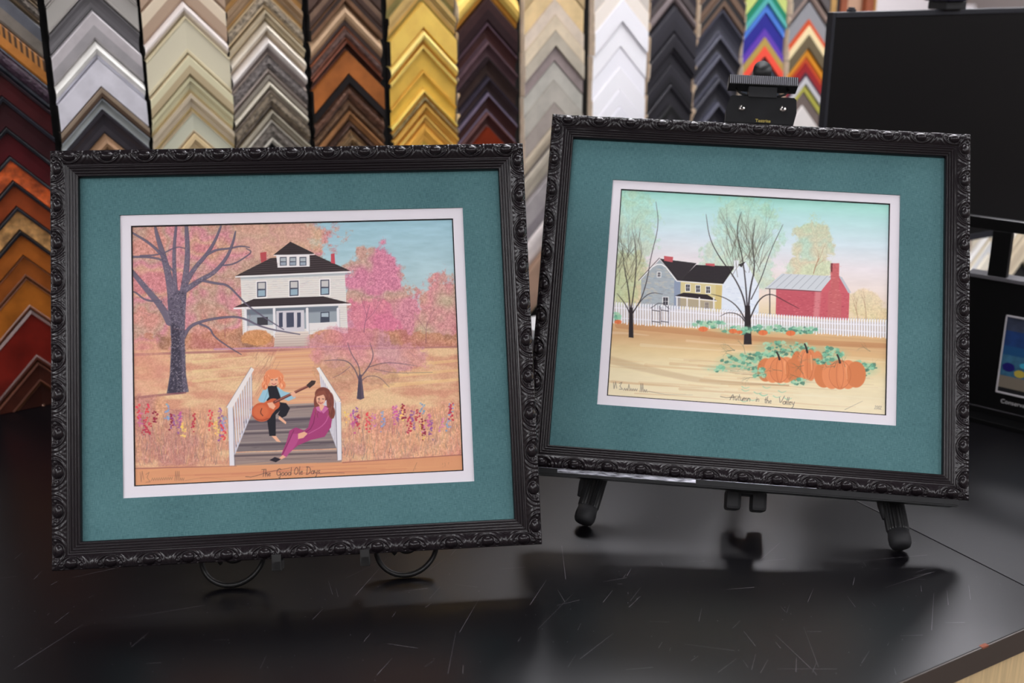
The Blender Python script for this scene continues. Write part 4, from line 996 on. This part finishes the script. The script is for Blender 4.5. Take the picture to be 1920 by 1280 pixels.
# ------------------------------------------------------------------ the two framed prints
FW, FH, FB = .56, .4869, .03115
M_fr = mat('black_carved_frame', (25, 20, 23), .25, 0, spec=.3)
M_linen = linen_mat()
M_wm = mat('white_mat_board', (226, 220, 226), .8)
M_bl = mat('black_mat_core', (20, 18, 22), .8)
M_back = mat('frame_backing', (60, 50, 44), .8)
def paint_mat():
    m = bpy.data.materials.new('printed_paper'); m.use_nodes = True; N = m.node_tree.nodes; b = N['Principled BSDF']
    a = N.new('ShaderNodeVertexColor'); a.layer_name = 'paint'; m.node_tree.links.new(a.outputs[0], b.inputs['Base Color'])
    b.inputs['Roughness'].default_value = .7; b.inputs['Specular IOR Level'].default_value = .25
    return m
M_paint = paint_mat()
def rail_mesh(L):
    per = L/round(L/.0443)
    tv = np.concatenate([np.linspace(0, .0168, 26), np.linspace(.0172, FB-.0006, 50), [FB-.0003, FB]])
    ns = int(L/.00085); sv = np.linspace(0, L, ns)
    S, T = np.meshgrid(sv, tv)
    S = np.clip(S, T, L-T)
    w = .0168
    # base profile
    q = np.clip(T/w, 0, 1)
    Z = -.0008+.0032*np.sin(np.pi*np.clip(q*.92+.1, 0, 1))*(q < 1)
    x = (S % per)-per/2
    # egg ring (open towards the outer edge)
    r = np.sqrt((x/.0150)**2+((T-.0035)/.0118)**2)
    ring = np.exp(-((r-1)/.085)**2)*.0017
    ring2 = np.exp(-((r-1.32)/.11)**2)*.0007*np.clip((np.abs(x)-.009)/.004, 0, 1)
    ring3 = np.exp(-((r-1.62)/.12)**2)*.0004*np.clip((np.abs(x)-.014)/.004, 0, 1)
    bowl = -.0027*np.clip(1-r, 0, 1)**.5*(r < 1)
    def ball(cx, cy, R_, h, sx=1.0):
        d = ((x-cx)/(R_*sx))**2+((T-cy)/R_)**2
        return h*np.sqrt(np.clip(1-d, 0, 1))
    b = ball(0, .0074, .0064, .0054, 1.12)+ball(.0109, .0044, .0024, .0022)+ball(-.0109, .0044, .0024, .0022)
    sc = np.exp(-((np.hypot(np.abs(x)-.0109, T-.0044)-.0036)/.0007)**2)*.0009
    egg = (ring+ring2+ring3+bowl+b+sc)*np.clip((w-T)/.0012, 0, 1)*np.clip(T/.0012+.2, 0, 1)
    Z = Z+egg
    # cove + four reeded steps stepping down towards the mat
    k = T > w
    g = (T-.0186)/((FB-.0186)/4)
    gi = np.clip(np.floor(g), -1, 3); gf = g-gi
    reed = -.0016-.0009*(gi+gf*.999)+.0014*np.sin(np.pi*np.clip(gf, 0, 1))**.7
    Z = np.where(k, np.where(T < .0186, -.0013, reed), Z)
    Z[0, :] = -.0015
    Z[-1, :] = -.0125
    # outer wall + back
    Zs = np.vstack([np.full((1, ns), -.0215), np.full((1, ns), -.004), Z, np.full((1, ns), -.0215)])
    Ts = np.vstack([T[:1], T[:1], T, T[-1:]]); Ss = np.vstack([S[:1], S[:1], S, S[-1:]])
    co = np.stack([Ss-L/2, Ts, Zs], -1).reshape(-1, 3).astype(np.float32)
    nr = Ss.shape[0]; idx = np.arange(nr*ns).reshape(nr, ns)
    qd = np.stack([idx[:-1, :-1], idx[:-1, 1:], idx[1:, 1:], idx[1:, :-1]], -1).reshape(-1, 4)
    bk = np.stack([idx[-1, :-1], idx[-1, 1:], idx[0, 1:], idx[0, :-1]], -1)
    qd = np.vstack([qd, bk])
    return co, qd
def np_mesh(name, co, q):
    me = bpy.data.meshes.new(name)
    me.vertices.add(len(co)); me.vertices.foreach_set('co', co.ravel())
    me.loops.add(q.size); me.loops.foreach_set('vertex_index', q.ravel().astype(np.int32))
    me.polygons.add(len(q)); me.polygons.foreach_set('loop_start', np.arange(0, q.size, 4, dtype=np.int32))
    me.update(); me.validate(); return me
RAILS = {L: rail_mesh(L) for L in (FW, FH)}
def ring_box(mb, W, H, w, h, cx, cy, z0, z1):
    mb.box(-W/2, W/2, cy+h/2, H/2, z0, z1); mb.box(-W/2, W/2, -H/2, cy-h/2, z0, z1)
    mb.box(-W/2, cx-w/2, cy-h/2, cy+h/2, z0, z1); mb.box(cx+w/2, W/2, cy-h/2, cy+h/2, z0, z1)
    return mb
def framed(mw, label, white, pic, canvas, printlabel):
    e = empty('framed_picture', mw, label, 'framed picture', 'framed pictures on the counter')
    e.empty_display_size = .1
    for L, ang, off in ((FW, 0, -FH/2), (FH, 90, -FW/2), (FW, 180, -FH/2), (FH, 270, -FW/2)):
        co, q = RAILS[L]
        R_ = Matrix.Rotation(math.radians(ang), 4, 'Z') @ Matrix.Translation((0, off, 0))
        c = co @ np.array(R_.to_3x3()).T.astype(np.float32)+np.array(R_.translation, dtype=np.float32)
        o = link('frame_rail', np_mesh('frame_rail', c, q), M_fr, e, smooth=True)
    cx, cy, ww, wh = white
    iw, ih = FW-2*FB+.004, FH-2*FB+.004
    ring_box(MB(), iw, ih, ww, wh, cx, cy, -.0138, -.0118).build('linen_mat', M_linen, e)
    px, py, pw, ph = pic
    # white bevel core + white board
    m2 = MB(); ring_box(m2, ww+.02, wh+.02, pw+.0008, ph+.0008, px-cx, py-cy, -.0154, -.0139)
    o = m2.build('white_mat', M_wm, e); o.location = (cx, cy, 0)
    m3 = MB(); ring_box(m3, pw+.02, ph+.02, pw-.0018, ph-.0018, 0, 0, -.0164, -.0155)
    o = m3.build('black_liner', M_bl, e); o.location = (px, py, 0)
    me = canvas.mesh('art_print', pw, ph, PG)
    o = link('art_print', me, M_paint, e); o.location = (px, py, -.0166); o['label'] = printlabel
    MB().box(-iw/2, iw/2, -ih/2, ih/2, -.0205, -.0172).build('backing_board', M_back, e)
    return e
PG = 1.05
CAMM = Matrix.Translation((0, 0, EYE)) @ Matrix.Rotation(math.pi/2-PITCH, 4, 'X')
def pose(a, b, c, t):
    return CAMM @ Matrix.Translation(t) @ Matrix.Rotation(b, 4, 'Y') @ Matrix.Rotation(a, 4, 'X') @ Matrix.Rotation(c, 4, 'Z')
POSE_L = pose(-.10858, .10635, .03511, (-.25359, -.00794, -1.35249))
POSE_R = pose(-.20898, -.07744, -.06851, (.31348, .05748, -1.50690))
fl = framed(POSE_L, 'carved black frame with teal mat and print of a white farmhouse among pink trees',
            (-.00005, .00075, .4074, .3331), (-.0001, .0008, .3822, .3065), paint_farmhouse(), 'print of a white farmhouse with pink autumn trees and two people on steps')
fr = framed(POSE_R, 'carved black frame with teal mat and print of a red shed and pumpkins',
            (.0009, .0018, .3836, .3113), (.0006, .0022, .3585, .2858), paint_valley(), 'print of a red shed, picket fence, bare trees and orange pumpkins')

# ------------------------------------------------------------------ wire plate stand under the left picture
M_iron = mat('black_iron', (15, 14, 14), .42, .2, spec=.4)
M_rub = mat('black_rubber', (36, 36, 38), .6, spec=.25)
st = empty('plate_stand', POSE_L @ Matrix.Translation((0, -FH/2, 0)), 'black iron scroll stand holding the farmhouse picture, round feet below the frame', 'display stand')
sinv = st.matrix_world.inverted()
def sp(p): return sinv @ Vector(p)
for (cx, cyb, hx) in ((432, 1098, 507), (760, 1079, 672)):
    c0 = on_table(cx, cyb-1, .0038)
    lean = Vector((0, .62, .785)); side = Vector((math.cos(.11), math.sin(.11), 0))
    Rr = .0372; ctr_ = c0+lean*Rr
    pts = [ctr_+side*Rr*math.sin(a)-lean*Rr*math.cos(a) for a in np.linspace(0, 2*math.pi, 40, endpoint=False)]
    MB().tube([sp(p) for p in pts], .0033, 10, closed=True).build('scroll_ring', M_iron, st, smooth=True)
    # inner scroll
    c1 = ctr_+lean*.004; r1 = .013
    pts = [c1+side*(r1+.0012*a)*math.sin(a)-lean*(r1+.0012*a)*math.cos(a) for a in np.linspace(-2.6, 5.6, 46)]
    MB().tube([sp(p) for p in pts], .0026, 10).build('inner_scroll', M_iron, st, smooth=True)
    lx = -.28+(hx-95)/919*.56
    b = MB(); b.box(lx-.0055, lx+.0055, -.013, -.0015, -.027, .011, bev=.001); b.box(lx-.0055, lx+.0055, -.013, .006, .0082, .011, bev=.0008)
    b.build('hook', M_iron, st)
    MB().tube([(lx, -.006, -.027), (lx*1.2, .08, -.028), (lx*1.2, .26, -.028), (0, .33, -.032)], .003, 8).build('upright', M_iron, st, smooth=True)
top = st.matrix_world @ Vector((0, .31, -.03))
foot = Vector((top.x-.02, top.y+.13, CT+.003))
MB().tube([sp(top), sp((top+foot)/2+Vector((0, .02, 0))), sp(foot)], .003, 8).build('rear_leg', M_iron, st, smooth=True)

# ------------------------------------------------------------------ tripod easel holding the right picture
M_pl = mat('black_plastic', (20, 20, 21), .45, spec=.35)
M_metal = mat('worn_black_metal', (18, 18, 20), .5, 0, noise=.3, nscale=40, spec=.22)
M_chrome = mat('chrome', (210, 205, 200), .2, 1)
M_gold = mat('gold_lettering', (200, 180, 90), .4, .3)
M_wear_glint = mat('worn_silver_glint', (150, 150, 158), .3, .8, noise=.7, nscale=18, stretch=(4, 30, 30), rgb2=(40, 40, 44))
es = empty('tabletop_easel', POSE_R @ Matrix.Translation((0, -FH/2, 0)), 'black tripod easel with ribbed legs and clamp holding the pumpkin picture', 'easel')
einv = es.matrix_world.inverted()
def ep(p): return einv @ Vector(p)
t = MB().box(-.268, .262, -.0085, -.0012, -.022, .0165, bev=.0006)
t.build('tray', M_metal, es)
MB().box(-.268, .262, -.0098, -.0085, .0085, .0168).build('tray_edge', M_metal, es)
MB().box(-.266, .09, -.00115, -.0008, .003, .0162).build('worn_glint_strip', M_wear_glint, es)  # tray highlights and bright scratches, both put into the silver colour
MB().box(-.235, -.06, -.0060, -.0018, .0164, .01675).build('worn_glint_face', M_wear_glint, es)
# legs
ti = Matrix.Identity(4)
for (fx, fy, tx) in ((1096, 972, 1292), (1688, 1018, 1558)):
    foot = on_table(fx, fy, .0125)
    d = ray(tx, 339); topp = Vector((0, 0, EYE))+d*(1.75/d.y)
    ax = (topp-foot).normalized()
    MB().tube([ep(foot-ax*.0065), ep(foot-ax*.005), ep(foot-ax*.001), ep(foot+ax*.006), ep(foot+ax*.018)], [.0085, .0118, .0136, .0140, .0126], 28).build('rubber_foot', M_rub, es, smooth=True)
    lg = MB(); lg.tube([ep(foot+ax*.016), ep(foot+ax*.018), ep(foot+ax*.060), ep(foot+ax*.062)], [.0135, .0142, .0142, .013], 44, flute=.1)
    lg.build('leg_grip', M_pl, es)
    MB().tube([ep(foot+ax*.062), ep(foot+ax*.078), ep(foot+ax*.13), ep(foot+ax*.35), ep(topp)], [.0145, .0148, .011, .010, .010], 20).build('leg', M_pl, es, smooth=True)
    kb = foot+ax*.052+Vector((-.013, .010, .004))
    MB().tube([ep(kb-ax*.028), ep(kb-ax*.01), ep(kb+ax*.012), ep(kb+ax*.03)], [.003, .006, .006, .004], 12).build('lever', M_rub, es, smooth=True)
# centre post with forked collar, rear leg
cb = on_table(1386, 966, .0)
cx_ = ep(cb).x
pd = ray(1386, 944); base = Vector((0, 0, EYE))+pd*(1.425/pd.y)
up = (es.matrix_world.to_3x3() @ Vector((0, 1, 0))).normalized()
fk = MB()
bl = ep(base)
fk.box(bl.x-.017, bl.x+.017, bl.y+.006, bl.y+.055, -.07, -.035, bev=.003)
fk.box(bl.x-.026, bl.x-.007, bl.y-.014, bl.y+.012, -.07, -.035, bev=.004)
fk.box(bl.x+.007, bl.x+.026, bl.y-.014, bl.y+.012, -.07, -.035, bev=.004)
fk.build('forked_collar', M_rub, es)
MB().box(bl.x-.011, bl.x+.011, bl.y+.03, FH+.045, -.052, -.034, bev=.002).build('mast', M_pl, es)
rt = es.matrix_world @ Vector((bl.x, FH*.75, -.055)); rf_ = Vector((rt.x+.05, rt.y+.16, CT+.015))
MB().tube([ep(rf_), ep(rt)], [.011, .010], 16).build('rear_leg', M_pl, es, smooth=True)
tr2 = es.matrix_world @ Vector((bl.x, .008, -.045))
MB().box(bl.x-.016, bl.x+.016, -.0085, .03, -.05, -.03, bev=.002).build('tray_bracket', M_pl, es)
# clamp head above the frame
def onclamp(x, y, z=-.03):
    n = (es.matrix_world.to_3x3() @ Vector((0, 0, 1))).normalized(); o = es.matrix_world @ Vector((0, 0, z))
    return ep(plane_hit(x, y, o, n))
a = onclamp(1366, 178); b2 = onclamp(1493, 186); cxm = (a.x+b2.x)/2; hwid = (b2.x-a.x)/2
yt = (a.y+b2.y)/2
pl_pts = [(-hwid, -.045), (-hwid, -.008), (-hwid+.004, 0), (hwid-.004, 0), (hwid, -.006), (hwid+.0015, -.028), (hwid-.018, -.038), (hwid-.02, -.05), (-hwid+.012, -.05), (-hwid+.001, -.045)]
pl_pts = [(-hwid-.003, -.040), (-hwid-.003, -.022), (-hwid+.003, -.0015), (-hwid+.005, 0), (hwid-.003, 0), (hwid, -.003), (hwid+.001, -.022), (hwid-.003, -.040)]
cp = MB().prism(pl_pts, -.036, -.028, lambda p, d: Vector((cxm+p[0], yt+p[1], d)))
cpo = cp.build('clamp_plate', M_metal, es)
for sx in (-1, 1):
    c_ = onclamp(1429+sx*38.5, 203 if sx < 0 else 205, -.028)
    s = MB(); s.cyl((c_.x, c_.y, -.0275), (0, 0, 1), .0043, .003, 20); s.build('screw', M_chrome, es, smooth=False)
    s = MB(); s.cyl((c_.x, c_.y, -.0258), (0, 0, 1), .0019, .0012, 6); s.build('screw_socket', M_bl, es)
text_mesh('clamp_lettering', 'Testrite', .0065, M_gold, es, Matrix.Translation((cxm-.0085, yt-.0382, -.0278)))
ba = onclamp(1373, 140); bb = onclamp(1494, 163)
bar = MB(); bar.box(cxm-hwid-.001, cxm+hwid+.001, yt+.0135, yt+.0275, -.046, -.020, bev=.0015)
baro = bar.build('clamp_bar', M_pl, es)
rb = MB()
for i in range(34):
    x = cxm-hwid+.001+i*(2*hwid-.002)/33; rb.box(x-.0006, x+.0006, yt+.0145, yt+.0265, -.020, -.0188)
rb.build('rubber_ribs', mat('grey_rubber', (140, 140, 148), .4), es)
MB().box(cxm-hwid*.42, cxm+hwid*.42, yt-.002, yt+.016, -.046, -.026, bev=.001).build('clamp_neck', M_rub, es)
kn = MB(); kn.tube([(cxm-.002, yt+.038, -.052), (cxm-.002, yt+.038, -.022)], .0125, 24); kn.box(cxm-.0145, cxm+.0105, yt+.024, yt+.038, -.05, -.024, bev=.001)
kn.build('clamp_knob', M_pl, es)
for sx in (-1, 1):
    MB().tube([(cxm+sx*.018, yt+.001, -.032), (cxm+sx*.031, yt+.006, -.032), (cxm+sx*.036, yt+.013, -.034)], .0018, 8).build('clamp_wire', M_iron, es, smooth=True)

# ------------------------------------------------------------------ black screen on the counter (parallel to the wall)
M_scrn = mat('screen_black', (12, 12, 14), .3, spec=.3)
M_bez = mat('screen_bezel', (34, 35, 42), .5, spec=.3)
dd = ray(1559, 23); mp_ = Vector((0, 0, EYE))+dd*(1.93/dd.y); loc = MW.inverted() @ mp_
u0, v0, h1 = loc; 
mo = empty('monitor', MW @ Matrix.Translation((u0+.30, v0, 0)), 'large black screen standing on the counter behind the pumpkin picture', 'monitor')
hb = h1-.425
MB().box(-.24, .26, .009, .035, hb+.03, h1-.03, bev=.004).build('housing', M_bez, mo)
f = MB(); f.box(-.3, -.293, -.004, .009, hb, h1, bev=.001).box(.311, .32, -.004, .009, hb, h1, bev=.001).box(-.293, .311, -.004, .009, h1-.009, h1, bev=.001).box(-.293, .311, -.004, .009, hb, hb+.012, bev=.001)
f.build('bezel', M_bez, mo)
MB().box(-.293, .311, -.001, .008, hb+.012, h1-.009).build('screen', M_scrn, mo)
MB().box(-.02, .035, .02, .05, .01, hb+.1, bev=.003).build('neck', M_bez, mo)
MB().box(-.13, .15, -.06, .14, .0, .012, bev=.004).build('base', M_bez, mo)
MB().box(-.258, -.247, -.003, .008, h1, h1+.004, bev=.001).box(-.255, -.25, -.003, .008, h1+.004, h1+.007, bev=.001).build('clip', M_bez, mo)
# small camera standing on the screen
n_ = V; hitc = MW.inverted() @ plane_hit(1766, 16, mp_, V)
wc = empty('webcam', MW @ Matrix.Translation((hitc.x+.02, v0+.006, h1)), 'small black camera unit clipped on top of the black screen', 'camera')
MB().box(-.026, .026, -.02, .02, .0, .014, bev=.002).build('mount', M_rub, wc)
MB().box(-.032, .022, -.03, .03, .014, .07, bev=.006).build('body', mat('webcam_body', (40, 38, 58), .35), wc)
MB().tube([(-.006, -.03, .045), (-.006, -.036, .045)], .016, 24).build('lens_ring', M_metal, wc)

# ------------------------------------------------------------------ black sales stand with a small beach picture (right edge)
o1 = on_table(1870, 790); dr = Vector((math.cos(math.radians(-41)), math.sin(math.radians(-41)), 0)); nr_ = Vector((-dr.y, dr.x, 0))
MS = Matrix(((dr.x, nr_.x, 0, o1.x), (dr.y, nr_.y, 0, o1.y), (0, 0, 1, CT), (0, 0, 0, 1))); MSi = MS.inverted()
def ss(x, y): return MSi @ plane_hit(x, y, o1, nr_)
sd = empty('sales_display', MS, 'black upright sales display with a small beach picture and lettering, far right on counter', 'display stand')
M_gb = mat('gloss_black_panel', (13, 13, 14), .3)
xl = ss(1795, 650).x; xr = ss(2120, 650).x
hl = ss(1835, 520).z; hh = ss(1850, 408).z; hh2 = ss(1850, 430).z
MB().box(xl, xr, 0, .02, .008, hl, bev=.001).build('lower_panel', M_gb, sd)
MB().box(xl-.01, xr, -.03, .10, .0, .008, bev=.001).build('base', M_gb, sd)
MB().box(xl, xr, -.003, .028, hl, hl+.006, bev=.0008).build('ledge', mat('grey_ledge', (96, 94, 98), .4), sd)
MB().box(xl-.03, xr, 0, .012, hh2, hh, bev=.0008).build('header_bar', M_gb, sd)
a_ = ss(1857, 470).x; b_ = ss(1893, 470).x
MB().box(a_, b_, 0, .012, hl+.006, hh2, bev=.0008).build('upright', M_gb, sd)
MB().box(xr-.02, xr, 0.001, .012, hl+.006, hh2).build('upright', M_gb, sd)
MB().box(xl, xr, -.0015, .0, ss(1850, 765).z, ss(1850, 765).z+.0015).build('trim_line', mat('grey_line', (70, 68, 72), .4), sd)
# picture
tl = ss(1890, 590); bl_ = ss(1865, 733); x0 = (tl.x+bl_.x)/2; z0, z1 = bl_.z, tl.z
wd = .14
fr_ = MB(); g_ = .0022
fr_.box(x0, x0+wd, -.003, .0, z0, z0+g_).box(x0, x0+wd, -.003, .0, z1-g_, z1).box(x0, x0+g_, -.003, 0, z0, z1).box(x0+wd-g_, x0+wd, -.003, 0, z0, z1)
fr_.build('picture_border', mat('silver_border', (200, 196, 200), .4), sd)
pc = MB(); xa = x0+g_; xb = x0+wd-g_; H_ = z1-z0; za = z0+g_
def band(f0, f1, mi, y=-.0008): pc.poly([(xa, y, za+(H_-2*g_)*f0), (xb, y, za+(H_-2*g_)*f0), (xb, y, za+(H_-2*g_)*f1), (xa, y, za+(H_-2*g_)*f1)], mi)
for f0, f1, mi in ((0, .06, 0), (.06, .22, 1), (.22, .5, 2), (.5, .62, 3), (.62, .82, 4), (.82, 1, 5)): band(f0, f1, mi)
hz = H_
def umb(cx, cz, r, mi): pc.poly([(cx+r*math.cos(t_)*(1 if k_ % 2 else .88), -.0012, cz+r*.72*math.sin(t_)) for k_, t_ in enumerate(np.linspace(.2, 2*math.pi+.2, 12, endpoint=False))], mi)
umb(xa+.012, za+hz*.33, .0105, 6); umb(xa+.030, za+hz*.27, .009, 7); umb(xa+.034, za+hz*.38, .006, 8)
pc.build('beach_picture', [mat('beach_black', (16, 16, 20), .5), mat('beach_sand', (128, 118, 104), .5), mat('beach_sea_light', (60, 110, 140), .5, noise=.3, nscale=60), mat('beach_sea', (28, 82, 130), .5),
   mat('beach_sky_blue', (30, 62, 118), .5, noise=.3, nscale=50), mat('beach_sky_grey', (62, 70, 92), .5, noise=.3, nscale=50), mat('umbrella_blue', (28, 22, 110), .5), mat('umbrella_yellow', (190, 170, 70), .5), mat('umbrella_cyan', (60, 170, 200), .5)], sd)
tp = ss(1876, 752)
text_mesh('lettering', 'Conservation', .0098, mat('lettering_white', (190, 188, 190), .5), sd, Matrix.Translation((tp.x, -.0003, tp.z-.002)) @ Matrix.Rotation(math.pi/2, 4, 'X'))

# cream corner samples on a low rack behind the stand
rp = MW.inverted() @ on_table(1840, 552)
rk = empty('sample_rack', MW @ Matrix.Translation((rp.x, rp.y, 0)), 'low black rack of cream moulding samples seen under the black screen', 'rack')
MB().box(-.08, .34, .002, .014, .0, .30).build('back_panel', M_black, rk)
crs = [(238, 230, 214), (226, 212, 186), (244, 240, 236), (214, 198, 170), (240, 234, 222), (250, 246, 246), (206, 190, 164), (236, 226, 206)]
for j, uu in enumerate((-.01, .125, .26)):
    for k in range(9):
        c = crs[(k*3+j) % 8]
        o = link('moulding_sample', sample_mesh(.064, .0325, ('plain', 'step', 'ridge', 'wide')[(k+j) % 4], .014),
                 [colmat(c, 'plain'), colmat(crs[(k+j*2+1) % 8], 'plain'), colmat(c, 'plain'), M_raw], mw=rk.matrix_world @ Matrix.Translation((uu, 0, .36-k*.033)))
        tag(o, 'cream chevron sample, %s in the %s column of the low rack' % (ORD[k], ('left', 'middle', 'right')[j]), 'moulding sample', 'cream samples on the low rack')
bpy.context.view_layer.update()
